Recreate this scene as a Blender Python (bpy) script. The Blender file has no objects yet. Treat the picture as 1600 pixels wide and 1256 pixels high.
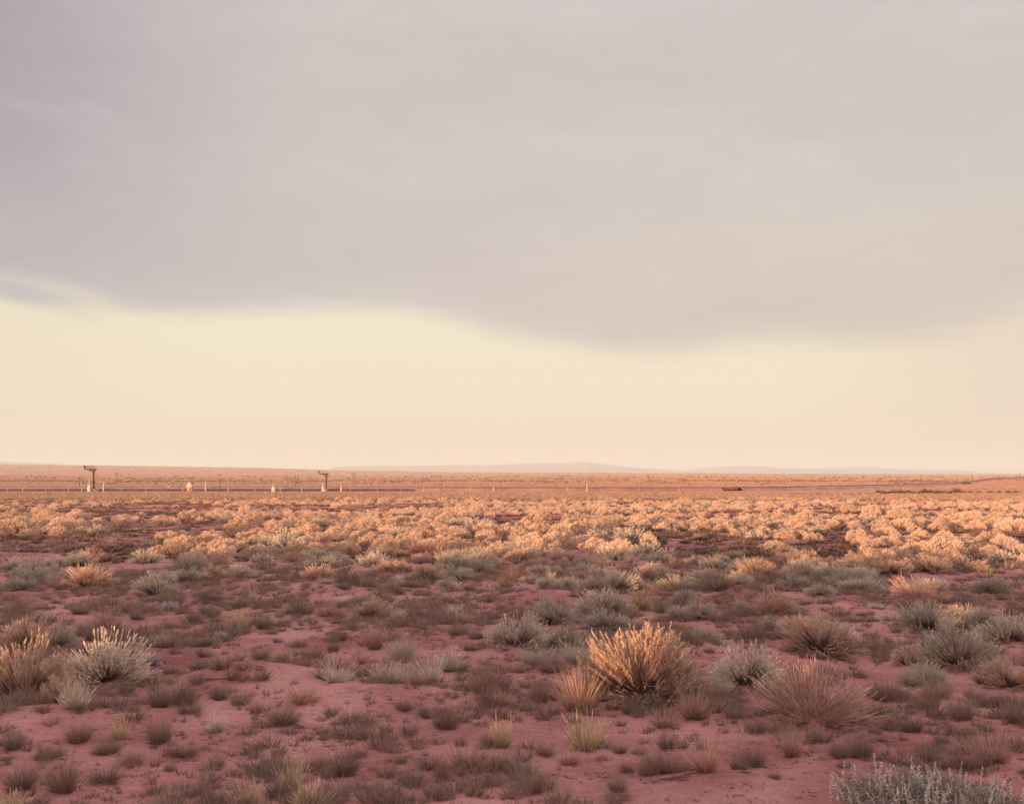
import bpy, math, random
import numpy as np
from mathutils import Vector

S = bpy.context.scene
COL = S.collection
R = math.radians
def lin(r, g, b):
    f = lambda c: c / 12.92 if c <= .04045 else ((c + .055) / 1.055) ** 2.4
    return (f(r / 255), f(g / 255), f(b / 255), 1.0)

# ------------------------------------------------------------------ camera
CAMZ, F, HR = 2.0, 1537.0, 740.0           # eye height, focal length in photo pixels, row of the true horizon
cam_d = bpy.data.cameras.new('camera')
cam = bpy.data.objects.new('camera', cam_d); COL.objects.link(cam)
cam.location = (0, 0, CAMZ); cam.rotation_euler = (R(90), 0, 0)
cam_d.sensor_width = 36; cam_d.lens = 36 * F / 1600; cam_d.shift_y = (HR - 628) / 1600
cam_d.clip_start = .05; cam_d.clip_end = 90000
S.camera = cam

# ------------------------------------------------------------------ light, sky, exposure
SUN_EL, SUN_SIDE = 3.2, 35.0               # sun behind the camera, 35 degrees to the left
S.view_settings.view_transform = 'Standard'
S.view_settings.look = 'None'
S.view_settings.gamma = 1
S.view_settings.exposure = 1.1
sd = bpy.data.lights.new('sun', 'SUN'); sun = bpy.data.objects.new('sun', sd); COL.objects.link(sun)
sd.energy = 5.0; sd.angle = R(0.5); sd.color = (1.0, .57, .31)
to_sun = Vector((-math.sin(R(SUN_SIDE)) * math.cos(R(SUN_EL)), -math.cos(R(SUN_SIDE)) * math.cos(R(SUN_EL)), math.sin(R(SUN_EL))))
sun.rotation_euler = to_sun.to_track_quat('Z', 'Y').to_euler()
S.cycles.use_denoising = True
S.cycles.max_bounces = 6; S.cycles.diffuse_bounces = 3; S.cycles.transmission_bounces = 3; S.cycles.volume_bounces = 3
S.cycles.volume_step_rate = 4

class NT:
    """small helper round a node tree"""
    def __init__(s, tree): s.t = tree; s.n = tree.nodes; s.l = tree.links; s.n.clear()
    def add(s, typ, **kw):
        nd = s.n.new(typ)
        for k, v in kw.items():
            if k.startswith('i_'):
                key = k[2:]; key = int(key) if key.isdigit() else key.replace('_', ' ')
                sock = nd.inputs[key]
                if hasattr(v, 'is_linked'): s.l.new(v, sock)
                else: sock.default_value = v
            else: setattr(nd, k, v)
        return nd
    def math(s, op, a, b=None, c=None, clamp=False):
        nd = s.n.new('ShaderNodeMath'); nd.operation = op; nd.use_clamp = clamp
        for i, v in enumerate((a, b, c)):
            if v is None: continue
            if hasattr(v, 'is_linked'): s.l.new(v, nd.inputs[i])
            else: nd.inputs[i].default_value = v
        return nd.outputs[0]
    def smooth(s, v, a, b, lo=0., hi=1.):
        nd = s.n.new('ShaderNodeMapRange'); nd.interpolation_type = 'SMOOTHSTEP'
        s.l.new(v, nd.inputs[0]); nd.inputs[1].default_value = a; nd.inputs[2].default_value = b
        nd.inputs[3].default_value = lo; nd.inputs[4].default_value = hi
        return nd.outputs[0]
    def mix(s, f, a, b, mode='MIX'):
        nd = s.n.new('ShaderNodeMix'); nd.data_type = 'RGBA'; nd.blend_type = mode
        for sock, v in ((nd.inputs[0], f), (nd.inputs[6], a), (nd.inputs[7], b)):
            if hasattr(v, 'is_linked'): s.l.new(v, sock)
            else: sock.default_value = v
        return nd.outputs[2]
    def ramp(s, v, stops, interp='LINEAR'):
        nd = s.n.new('ShaderNodeValToRGB'); nd.color_ramp.interpolation = interp
        el = nd.color_ramp.elements
        while len(el) < len(stops): el.new(0.5)
        for e, (p, c) in zip(el, stops):
            e.position = p; e.color = c if hasattr(c, '__len__') else (c, c, c, 1)
        s.l.new(v, nd.inputs[0]); return nd.outputs[0]
    def noise(s, vec, scale, detail=3, rough=.5, dist=0.):
        nd = s.n.new('ShaderNodeTexNoise'); nd.inputs['Scale'].default_value = scale
        nd.inputs['Detail'].default_value = detail; nd.inputs['Roughness'].default_value = rough
        nd.inputs['Distortion'].default_value = dist
        if vec is not None: s.l.new(vec, nd.inputs['Vector'])
        return nd.outputs['Fac']

def build_world():
    w = bpy.data.worlds.new('World'); S.world = w; w.use_nodes = True
    T = NT(w.node_tree)
    d = T.add('ShaderNodeTexCoord').outputs['Generated']
    sx = T.add('ShaderNodeSeparateXYZ', i_0=d)
    x, y, z = sx.outputs[0], sx.outputs[1], sx.outputs[2]
    az = T.math('ARCTAN2', x, y)                                    # 0 = straight ahead
    el = T.math('ARCSINE', z)
    sky = T.add('ShaderNodeTexSky', sky_type='NISHITA', sun_disc=False, sun_elevation=R(SUN_EL),
                sun_rotation=R(180 + SUN_SIDE), dust_density=4.0, ozone_density=1.0)
    # streaky overcast, combed by the wind along one direction
    cloud_p = T.add('ShaderNodeCombineXYZ', i_0=T.math('MULTIPLY', az, 1.0), i_1=T.math('MULTIPLY', el, 2.2), i_2=0.0)
    mp = T.add('ShaderNodeMapping', i_Vector=cloud_p.outputs[0], i_Rotation=(0, 0, R(-58)), i_Scale=(1.0, 2.2, 1))
    n1 = T.noise(mp.outputs[0], 2.2, 5, .5, .6)
    mp2 = T.add('ShaderNodeMapping', i_Vector=cloud_p.outputs[0], i_Rotation=(0, 0, R(-30)), i_Scale=(1.0, 4.0, 1), i_Location=(3, 1, 0))
    n2 = T.noise(mp2.outputs[0], 6, 4, .55, .4)
    # lower edge of the cloud deck by azimuth
    pts = [(-1000, 440), (-300, 436), (0, 440), (110, 462), (200, 490), (400, 497), (560, 486), (670, 497), (770, 528), (900, 551), (1000, 569),
           (1090, 555), (1200, 545), (1400, 547), (1500, 532), (1600, 500), (1900, 450), (2600, 400)]
    stops = []
    for px, py in pts:
        py += 6; u = (px - 800) / F
        a = math.atan(u); e = math.atan((HR - py) / F * math.cos(a))
        stops.append(((a + 1.0) / 2.0, e * 3))
    edge = T.math('DIVIDE', T.ramp(T.math('MULTIPLY_ADD', az, .5, .5), stops, 'B_SPLINE'), 3.0)
    over = T.math('SUBTRACT', el, edge)
    over = T.math('ADD', over, T.math('ADD', T.math('MULTIPLY', T.math('SUBTRACT', n2, .5), .020), T.math('MULTIPLY', T.math('SUBTRACT', T.noise(mp2.outputs[0], 26, 4, .6), .5), .010)))
    deck = T.smooth(over, -.007, .024)
    deck_thick = T.smooth(over, .0, .16)
    behind = T.smooth(T.math('ABSOLUTE', az), .9, 1.7)
    deck = T.math('MAXIMUM', deck, T.math('MULTIPLY', behind, T.smooth(el, .1, .5)))
    # clear strip under the deck
    strip = T.ramp(T.math('MULTIPLY', el, 4.0), [(0, lin(240, 218, 192)), (.12, lin(240, 220, 194)), (.3, lin(243, 229, 201)), (.55, lin(244, 233, 205)), (.8, lin(242, 233, 210)), (1, lin(236, 228, 212))])
    strip = T.mix(T.smooth(az, .25, .52), strip, lin(232, 215, 196))
    strip = T.mix(T.smooth(az, -.25, -.55, 0, .6), strip, lin(234, 220, 196))
    # cloud colour: mauve grey, warmer towards the lower right, darker top left
    warm = T.math('MULTIPLY', T.smooth(az, -.35, .25), T.smooth(el, .36, .11))
    cc = T.mix(warm, lin(208, 200, 196), lin(223, 209, 196))
    cc = T.mix(T.math('MULTIPLY', T.smooth(az, -.16, -.56), T.smooth(el, .1, .36, .45, 1.)), cc, lin(166, 157, 169))
    cc = T.mix(T.smooth(n1, .40, .72, 0, .20), cc, lin(192, 180, 180))
    cc = T.mix(T.smooth(n1, .50, .26, 0, .18), cc, lin(224, 219, 214))
    cc = T.mix(T.smooth(n2, .45, .75, 0, .05), cc, lin(180, 168, 176))
    mp3 = T.add('ShaderNodeMapping', i_Vector=cloud_p.outputs[0], i_Rotation=(0, 0, R(-50)), i_Scale=(1.0, 1.25, 1), i_Location=(7, 2, 0))
    n3 = T.noise(mp3.outputs[0], 15, 6, .62, .5)
    cc = T.mix(T.smooth(n3, .42, .70, 0, .09), cc, lin(186, 176, 180))
    cc = T.mix(T.smooth(n3, .50, .28, 0, .09), cc, lin(230, 224, 219))
    base_dark = T.math('MULTIPLY', T.smooth(over, .008, .05), T.smooth(over, .13, .05))
    cc = T.mix(T.math('MULTIPLY', base_dark, .35), cc, lin(196, 184, 184))
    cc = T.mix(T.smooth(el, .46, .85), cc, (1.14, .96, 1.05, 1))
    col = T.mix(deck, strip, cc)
    # thin detached wisp low on the left
    we = T.math('SUBTRACT', el, T.math('MULTIPLY_ADD', az, -.155, .0915))
    wm = T.math('MULTIPLY', T.smooth(T.math('ADD', T.math('ABSOLUTE', we), T.math('MULTIPLY', T.math('SUBTRACT', n2, .5), .02)), .017, .002), T.smooth(az, -.375, -.46))
    col = T.mix(T.math('MULTIPLY', wm, .85), col, lin(190, 187, 189))
    ld = T.math('SUBTRACT', el, .0545)
    lm = T.math('MULTIPLY', T.smooth(T.math('ABSOLUTE', ld), .0022, .0002), T.math('MULTIPLY', T.smooth(az, -.36, -.41), T.smooth(n1, .35, .5)))
    col = T.mix(T.math('MULTIPLY', lm, .10), col, lin(196, 180, 170))
    # evening glow low behind the camera where the sun stands
    col = T.mix(T.math('MULTIPLY', behind, T.smooth(el, .5, .0, 0, .8)), col, lin(255, 214, 170))
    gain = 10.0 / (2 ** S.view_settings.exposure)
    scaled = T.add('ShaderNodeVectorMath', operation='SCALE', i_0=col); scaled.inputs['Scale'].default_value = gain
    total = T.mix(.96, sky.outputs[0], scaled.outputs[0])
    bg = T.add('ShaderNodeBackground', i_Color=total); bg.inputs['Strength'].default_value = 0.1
    out = T.add('ShaderNodeOutputWorld'); T.l.new(bg.outputs[0], out.inputs['Surface'])
build_world()

# ------------------------------------------------------------------ noise and terrain height
def hash2(ix, iy, seed):
    n = (ix.astype(np.int64) * 374761393 + iy.astype(np.int64) * 668265263 + seed * 982451653) & 0xffffffff
    n = ((n ^ (n >> 13)) * 1274126177) & 0xffffffff
    n = (n ^ (n >> 16)) & 0xffffff
    return n / float(0xffffff)
def vnoise(x, y, seed=0):
    x = np.asarray(x, float); y = np.asarray(y, float)
    ix = np.floor(x); iy = np.floor(y); fx = x - ix; fy = y - iy
    fx = fx * fx * fx * (fx * (fx * 6 - 15) + 10); fy = fy * fy * fy * (fy * (fy * 6 - 15) + 10)
    a = hash2(ix, iy, seed); b = hash2(ix + 1, iy, seed); c = hash2(ix, iy + 1, seed); d = hash2(ix + 1, iy + 1, seed)
    return (a * (1 - fx) + b * fx) * (1 - fy) + (c * (1 - fx) + d * fx) * fy - .5
def fbm(x, y, seed=0, octs=4, gain=.5):
    s = 0; amp = 1
    for o in range(octs):
        s = s + amp * vnoise(x * 2 ** o + 17.3 * o, y * 2 ** o - 9.1 * o, seed + o); amp *= gain
    return s
def sstep(x, a, b):
    t = np.clip((x - a) / (b - a), 0, 1); return t * t * (3 - 2 * t)

H_Y = np.array([0, 5, 9.2, 17, 27, 38, 60, 100, 160, 220, 300, 330, 450, 600, 1500, 3e4])
H_V = np.array([1.95, 2.0, 2.1, 2.38, 2.66, 2.92, 3.25, 3.85, 4.5, 5.05, 5.55, 5.6, 5.9, 6.0, 6.0, 6.0])
TS = math.tan(R(SUN_EL)); CS = math.cos(R(SUN_SIDE)); TT = math.tan(R(SUN_SIDE))
CREST_Y = -15.0
KS = TS / CS                               # how fast the edge of the shade falls per metre of y
NOTCH = []                                 # dips cut in the unseen bank's crest to light chosen shrubs: (x, half width, crest height there)
def crest(x):
    z = -.86 + KS * (38 - CREST_Y) + .30 * fbm(x / 5.0, x * 0, 41, 3) + .10 * fbm(x / 1.3, x * 0 + 3, 47, 2)
    z = z + .16 * sstep(x, -30, -50)
    for c, s, lev in NOTCH:
        z = z - np.exp(-((x - c) / s) ** 4) * np.maximum(z - lev, 0)
    return z
MOUNDS = []      # (x, y, sx, sy, height) filled in below
def height(x, y, mounds=True):
    x = np.asarray(x, float); y = np.asarray(y, float)
    D = np.hypot(x, y)
    z = CAMZ - np.interp(np.maximum(y, 0), H_Y, H_V)
    fade = 1 - sstep(D, 120, 300)
    z = z + fade * (.14 * fbm(x / 4.5, y / 4.5, 3, 3) * sstep(D, 1.5, 5) + .30 * fbm(x / 22., y / 22., 11, 2) * sstep(D, 8, 30))
    z = z + .055 * (1 - sstep(D, 30, 70)) * fbm(x / .75, y / .6, 21, 3, .5)
    # long rise to the left on the skyline
    u = x / np.maximum(y, 1)
    gpx = np.interp(u, [-.70, -.52, -.42, -.26, -.17, -.05, .1, .3, .5], [18, 15.5, 14, 10.5, 6.5, 3.8, 3.0, 1.5, .5])
    z = z + sstep(y, 1500, 5200) * (gpx / F * 5200 + 0) * (y > 0) * (1 - .6 * sstep(y, 5600, 9000))
    z = z + (sstep(D, 500, 1500) * (1 - sstep(D, 9000, 14000))) * 1.6 * fbm(x / 420., y / 420., 61, 3)
    # higher ground beyond the railway at the far right
    z = z + 2.0 * sstep(u, .455, .50) * sstep(y, 430, 560) * (1 - sstep(y, 900, 1600))
    # unseen bank behind the camera, shaped to keep the low sun off the foreground
    cz = crest(x - (y - CREST_Y) * TT) * (1 - .75 * sstep(np.abs(x + 20), 110, 170))
    up = 1 - sstep(y, CREST_Y + .3, -10.5)
    back = sstep(y, -34.0, CREST_Y - .6)
    z = np.where(y < -3, z * (1 - up) + (1.0 * (1 - back) + cz * back) * up, z)
    if mounds and MOUNDS:
        near = (D < 75) & (y > 2)
        xn, yn = x[near], y[near]
        add = np.zeros_like(xn)
        for mx, my, sx, sy, mh in MOUNDS:
            add += mh * np.exp(-((xn - mx) / sx) ** 2 - ((yn - my) / sy) ** 2)
        z = z.copy(); z[near] += add
    return z
def hz(x, y): return float(height(np.array([x]), np.array([y]))[0])
_Y = np.exp(np.linspace(math.log(3.0), math.log(9000), 5000))
def ground_at(px, py):
    """the point of the ground that photo pixel (px, py) shows"""
    u = (px - 800) / F; v = (py - HR) / F
    z = height(u * _Y, _Y, False); ray = CAMZ - v * _Y
    k = int(np.argmax(z >= ray))
    return u * _Y[k], _Y[k]

for px, py, s_, above in ((1014, 1098, .60, .10), (10, 1096, .50, .20), (26, 1014, .4, .24), (1268, 1132, .34, .36), (140, 920, .9, .18), (1180, 907, .8, .06), 
                          (1452, 896, .8, .26), (500, 907, .7, .16), (615, 896, 1.0, .22), (765, 881, .6, 0.), (1330, 893, .7, .2), (1010, 905, .5, .1), (943, 872, 1.5, .12), (60, 884, 1.6, .14), (225, 880, 1.3, .16), (1545, 882, 1.0, .14)):
    gx, gy = ground_at(px, py); gy += .35
    NOTCH.append((gx - (gy - CREST_Y) * TT, s_, hz(gx, gy) + above + KS * (gy - CREST_Y)))

# ------------------------------------------------------------------ mesh helpers
def new_mesh(name, V, Q, mats, T=None, attr=None, midx=None, smooth=False):
    me = bpy.data.meshes.new(name)
    V = np.asarray(V, np.float32).reshape(-1, 3)
    Q = np.asarray(Q, np.int32).reshape(-1, 4) if Q is not None and len(Q) else np.zeros((0, 4), np.int32)
    T = np.asarray(T, np.int32).reshape(-1, 3) if T is not None and len(T) else np.zeros((0, 3), np.int32)
    me.vertices.add(len(V)); me.vertices.foreach_set('co', V.ravel())
    idx = np.concatenate([Q.ravel(), T.ravel()]); nl = len(idx); npoly = len(Q) + len(T)
    me.loops.add(nl); me.loops.foreach_set('vertex_index', idx)
    me.polygons.add(npoly)
    starts = np.concatenate([np.arange(len(Q)) * 4, len(Q) * 4 + np.arange(len(T)) * 3]).astype(np.int32)
    me.polygons.foreach_set('loop_start', starts)
    for m in mats: me.materials.append(m)
    if midx is not None: me.polygons.foreach_set('material_index', np.asarray(midx, np.int32))
    if smooth: me.polygons.foreach_set('use_smooth', np.ones(npoly, bool))
    me.update(calc_edges=True); me.validate()
    if attr is not None:
        a = me.attributes.new('strand', 'FLOAT_COLOR', 'POINT')
        a.data.foreach_set('color', np.asarray(attr, np.float32).ravel())
    return me
def obj(name, me, parent=None, loc=None):
    o = bpy.data.objects.new(name, me); COL.objects.link(o)
    if parent: o.parent = parent
    if loc is not None: o.location = loc
    return o
def tag(o, label=None, cat=None, group=None, kind=None):
    if label: o['label'] = label
    if cat: o['category'] = cat
    if group: o['group'] = group
    if kind: o['kind'] = kind
    return o

class Solid:
    """collects boxes, tapered tubes and prisms, then links them as one mesh"""
    def __init__(s): s.v = []; s.f = []
    def box(s, cx, cy, cz, sx, sy, sz, rz=0.):
        b = len(s.v); c, n = math.cos(rz), math.sin(rz)
        for dz in (-.5, .5):
            for dx, dy in ((-.5, -.5), (.5, -.5), (.5, .5), (-.5, .5)):
                X, Y = dx * sx, dy * sy
                s.v.append((cx + X * c - Y * n, cy + X * n + Y * c, cz + dz * sz))
        s.f += [tuple(b + i for i in q) for q in ((3, 2, 1, 0), (4, 5, 6, 7), (0, 1, 5, 4), (1, 2, 6, 5), (2, 3, 7, 6), (3, 0, 4, 7))]
        return s
    def tube(s, p, q, r0, r1=None, n=8):
        r1 = r0 if r1 is None else r1
        p, q = Vector(p), Vector(q); d = (q - p).normalized()
        a = d.orthogonal().normalized(); b_ = d.cross(a); b = len(s.v)
        for c, r in ((p, r0), (q, r1)):
            for k in range(n):
                t = 2 * math.pi * k / n
                s.v.append(tuple(c + a * r * math.cos(t) + b_ * r * math.sin(t)))
        for k in range(n):
            s.f.append((b + k, b + (k + 1) % n, b + n + (k + 1) % n, b + n + k))
        s.f.append(tuple(b + n - 1 - k for k in range(n))); s.f.append(tuple(b + n + k for k in range(n)))
        return s
    def prism(s, pts, y0, y1):
        """outline in x-z, pushed from y0 to y1"""
        b = len(s.v); n = len(pts)
        for y in (y0, y1):
            s.v += [(px, y, pz) for px, pz in pts]
        for k in range(n): s.f.append((b + k, b + (k + 1) % n, b + n + (k + 1) % n, b + n + k))
        s.f.append(tuple(b + n - 1 - k for k in range(n))); s.f.append(tuple(b + n + k for k in range(n)))
        return s
    def build(s, name, mat, parent=None, loc=None):
        me = bpy.data.meshes.new(name); me.from_pydata(s.v, [], s.f); me.materials.append(mat); me.update()
        import bmesh
        bm = bmesh.new(); bm.from_mesh(me); bmesh.ops.recalc_face_normals(bm, faces=bm.faces); bm.to_mesh(me); bm.free()
        return obj(name, me, parent, loc)

# ------------------------------------------------------------------ materials
def mat(name):
    m = bpy.data.materials.new(name); m.use_nodes = True; return m, NT(m.node_tree)
def plant_mat(name, low, high, tip, spread=.35, translucent=.25, alt=None):
    """strand.r runs from root to tip, strand.g is a random value of the strand, strand.b one of the plant"""
    m, T = mat(name)
    at = T.add('ShaderNodeAttribute', attribute_name='strand')
    sp = T.add('ShaderNodeSeparateColor', i_0=at.outputs['Color'])
    r, g, b = sp.outputs[0], sp.outputs[1], sp.outputs[2]
    oi = T.add('ShaderNodeObjectInfo')
    pr = T.math('FRACT', T.math('ADD', b, oi.outputs['Random']))
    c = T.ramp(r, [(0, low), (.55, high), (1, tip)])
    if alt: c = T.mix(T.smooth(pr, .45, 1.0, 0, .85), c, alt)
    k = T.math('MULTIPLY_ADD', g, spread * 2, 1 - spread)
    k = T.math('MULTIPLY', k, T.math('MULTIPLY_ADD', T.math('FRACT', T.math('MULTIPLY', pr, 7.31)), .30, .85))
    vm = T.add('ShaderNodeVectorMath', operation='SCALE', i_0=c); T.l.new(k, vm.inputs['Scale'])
    df = T.add('ShaderNodeBsdfDiffuse', i_Color=vm.outputs[0])
    tr = T.add('ShaderNodeBsdfTranslucent', i_Color=vm.outputs[0])
    ms = T.add('ShaderNodeMixShader', i_0=translucent, i_1=df.outputs[0], i_2=tr.outputs[0])
    o = T.add('ShaderNodeOutputMaterial'); T.l.new(ms.outputs[0], o.inputs['Surface'])
    return m
C = lambda *a: (a[0], a[1], a[2], 1)
M = {}
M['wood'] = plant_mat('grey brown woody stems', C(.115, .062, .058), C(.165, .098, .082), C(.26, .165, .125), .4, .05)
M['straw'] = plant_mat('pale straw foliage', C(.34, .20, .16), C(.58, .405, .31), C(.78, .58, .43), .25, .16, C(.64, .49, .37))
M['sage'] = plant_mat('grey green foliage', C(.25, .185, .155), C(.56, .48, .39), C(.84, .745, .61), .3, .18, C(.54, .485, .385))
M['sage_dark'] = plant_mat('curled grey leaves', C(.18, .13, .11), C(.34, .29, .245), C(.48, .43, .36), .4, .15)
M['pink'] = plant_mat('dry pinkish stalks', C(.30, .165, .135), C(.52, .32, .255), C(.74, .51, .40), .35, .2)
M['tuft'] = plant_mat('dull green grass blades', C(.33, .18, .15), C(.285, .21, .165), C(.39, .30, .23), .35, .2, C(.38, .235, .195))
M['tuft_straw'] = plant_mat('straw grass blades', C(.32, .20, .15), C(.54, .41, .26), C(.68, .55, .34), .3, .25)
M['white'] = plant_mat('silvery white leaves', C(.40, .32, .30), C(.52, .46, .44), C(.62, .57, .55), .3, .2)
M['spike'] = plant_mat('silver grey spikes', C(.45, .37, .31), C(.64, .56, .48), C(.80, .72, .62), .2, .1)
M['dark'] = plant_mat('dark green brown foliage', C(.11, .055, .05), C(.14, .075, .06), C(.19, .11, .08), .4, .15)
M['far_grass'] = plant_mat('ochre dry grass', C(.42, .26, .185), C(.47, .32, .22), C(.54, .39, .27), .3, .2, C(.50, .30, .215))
M['shade_grass'] = plant_mat('dark low scrub with painted shade', C(.16, .085, .075), C(.17, .105, .08), C(.22, .145, .105), .4, .1, C(.19, .14, .10))  # dark green scrub, darkened further to paint in shade between belt shrubs
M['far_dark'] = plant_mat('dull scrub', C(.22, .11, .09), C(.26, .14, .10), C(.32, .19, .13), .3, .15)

def ground_mat():
    m, T = mat('red sand')
    geo = T.add('ShaderNodeNewGeometry'); P = geo.outputs['Position']
    spk = T.noise(P, 24., 2, .5); big = T.noise(P, .35, 4, .55, .4); mid = T.noise(P, 1.7, 4, .6, .3); fine = T.noise(P, 9., 5, .6); grit = T.noise(P, 55., 3, .7)
    c = T.mix(T.smooth(big, .34, .66), C(.29, .115, .106), C(.55, .262, .232))
    c = T.mix(T.smooth(T.noise(P, .22, 5, .65, .8), .44, .62, 0, .75), c, C(.65, .350, .305))
    c = T.mix(T.smooth(mid, .50, .72, 0, .6), c, C(.31, .115, .108))
    c = T.mix(T.smooth(fine, .54, .74, 0, .45), c, C(.70, .345, .305))
    c = T.mix(T.smooth(grit, .54, .70, 0, .7), c, C(.20, .075, .072))
    c = T.mix(T.math('MULTIPLY', T.smooth(spk, .66, .71, 0, .8), T.smooth(mid, .45, .6)), c, C(.12, .05, .048))
    d = T.add('ShaderNodeVectorMath', operation='LENGTH', i_0=P).outputs['Value']
    cover = T.mix(T.smooth(T.noise(P, .012, 4, .6), .35, .65), C(.46, .25, .18), C(.42, .28, .185))
    cover = T.mix(T.smooth(T.noise(P, .0016, 4, .6), .45, .62, 0, .8), cover, C(.48, .20, .145))
    c = T.mix(T.smooth(d, 70, 260), c, cover)
    # sand ripples and pitting close by, tussocky relief far off
    wv = T.add('ShaderNodeTexWave', i_Vector=P, wave_type='BANDS', bands_direction='Y'); wv.inputs['Scale'].default_value = 2.6
    wv.inputs['Distortion'].default_value = 9; wv.inputs['Detail'].default_value = 3; wv.inputs['Detail Scale'].default_value = 1.2
    h = T.math('ADD', T.math('MULTIPLY', T.noise(P, 3.2, 6, .65), .10), T.math('MULTIPLY', wv.outputs['Fac'], .012))
    h = T.math('ADD', h, T.math('MULTIPLY', T.noise(P, 18., 5, .7), .030))
    h = T.math('ADD', h, T.math('MULTIPLY', T.noise(P, 70., 3, .7), .006))
    b1 = T.add('ShaderNodeBump', i_Height=h); b1.inputs['Strength'].default_value = .85; b1.inputs['Distance'].default_value = 1.0
    p = T.add('ShaderNodeBsdfDiffuse', i_Color=c, i_Normal=b1.outputs[0]); p.inputs['Roughness'].default_value = .6
    o = T.add('ShaderNodeOutputMaterial'); T.l.new(p.outputs[0], o.inputs['Surface'])
    return m
M['sand'] = ground_mat()
def plain_mat(name, col, rough=.7, var=.2, scale=3., metal=0.):
    m, T = mat(name)
    P = T.add('ShaderNodeTexCoord').outputs['Object']
    n = T.noise(P, scale, 5, .6)
    dark = tuple(v * (1 - var) for v in col[:3]) + (1,); lite = tuple(min(1, v * (1 + var)) for v in col[:3]) + (1,)
    c = T.mix(T.smooth(n, .3, .7), dark, lite)
    b = T.add('ShaderNodeBsdfPrincipled', i_Base_Color=c); b.inputs['Roughness'].default_value = rough; b.inputs['Metallic'].default_value = metal
    o = T.add('ShaderNodeOutputMaterial'); T.l.new(b.outputs[0], o.inputs['Surface'])
    return m
M['rust'] = plain_mat('dark weathered steel', C(.06, .024, .026), .8)
M['white_paint'] = plain_mat('white paint', C(.52, .45, .40), .6, .06)
M['pale_post'] = plain_mat('bleached timber', C(.50, .33, .26), .9, .2)
M['pole_wood'] = plain_mat('old pole timber', C(.17, .075, .06), .9, .2)
M['concrete'] = plain_mat('pale concrete', C(.50, .36, .30), .9, .12)
M['red_paint'] = plain_mat('red orange paint', C(.27, .075, .06), .6, .1)
M['cinder'] = plain_mat('dark cinder ballast', C(.085, .04, .042), .95, .45, .35)
M['dirt'] = plain_mat('red earth', C(.37, .175, .135), .95, .25, .12)
M['ballast'] = plain_mat('pale pink ballast', C(.62, .36, .29), .95, .12, .3)
M['red_timber'] = plain_mat('dark red timber', C(.20, .055, .048), .9, .25)
M['rail'] = plain_mat('brown rail steel', C(.16, .08, .07), .55, .2)
M['mesa'] = plain_mat('red mesa rock', C(.40, .27, .25), .95, .12, .002)
M['stone'] = plain_mat('chalky white stone', C(.74, .66, .62), .8, .1, 20)
M['lens'] = plain_mat('dark signal glass', C(.03, .02, .02), .2, .1)

# ------------------------------------------------------------------ plants: strands as tapered ribbons
def ribbons(rng, P0, D0, L, W, bend, segs=3, shape=None):
    """N strands from P0 along D0 (N,3), lengths L, widths W, bend = vector added with t^2"""
    n = len(P0)
    t = np.linspace(0, 1, segs + 1)
    pts = P0[:, None, :] + L[:, None, None] * (D0[:, None, :] * t[None, :, None] + bend[:, None, :] * (t ** 2)[None, :, None])
    side = rng.normal(size=(n, 3)); side -= (side * D0).sum(1)[:, None] * D0
    side /= np.linalg.norm(side, axis=1)[:, None] + 1e-9
    w = (shape(t) if shape else (1 - .85 * t))
    off = side[:, None, :] * (W[:, None] * w[None, :])[:, :, None] * .5
    V = np.stack([pts - off, pts + off], 2).reshape(-1, 3)
    base = (np.arange(n) * (segs + 1) * 2)[:, None] + (np.arange(segs) * 2)[None, :]
    Q = np.stack([base, base + 1, base + 3, base + 2], -1).reshape(-1, 4)
    tt = np.repeat(np.tile(t, (n, 1))[:, :, None], 2, 2).reshape(-1)
    g = np.repeat(rng.random(n), (segs + 1) * 2)
    return V, Q, tt, g, pts
leaf_shape = lambda t: np.clip(np.sin(np.pi * (t * .86 + .10)), .08, 1)
def unit(v): return v / (np.linalg.norm(v, axis=1)[:, None] + 1e-9)
def attr_of(tt, g, lo=0., hi=1.):
    return np.stack([lo + (hi - lo) * tt, g, np.zeros_like(tt), np.ones_like(tt)], 1)

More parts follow.
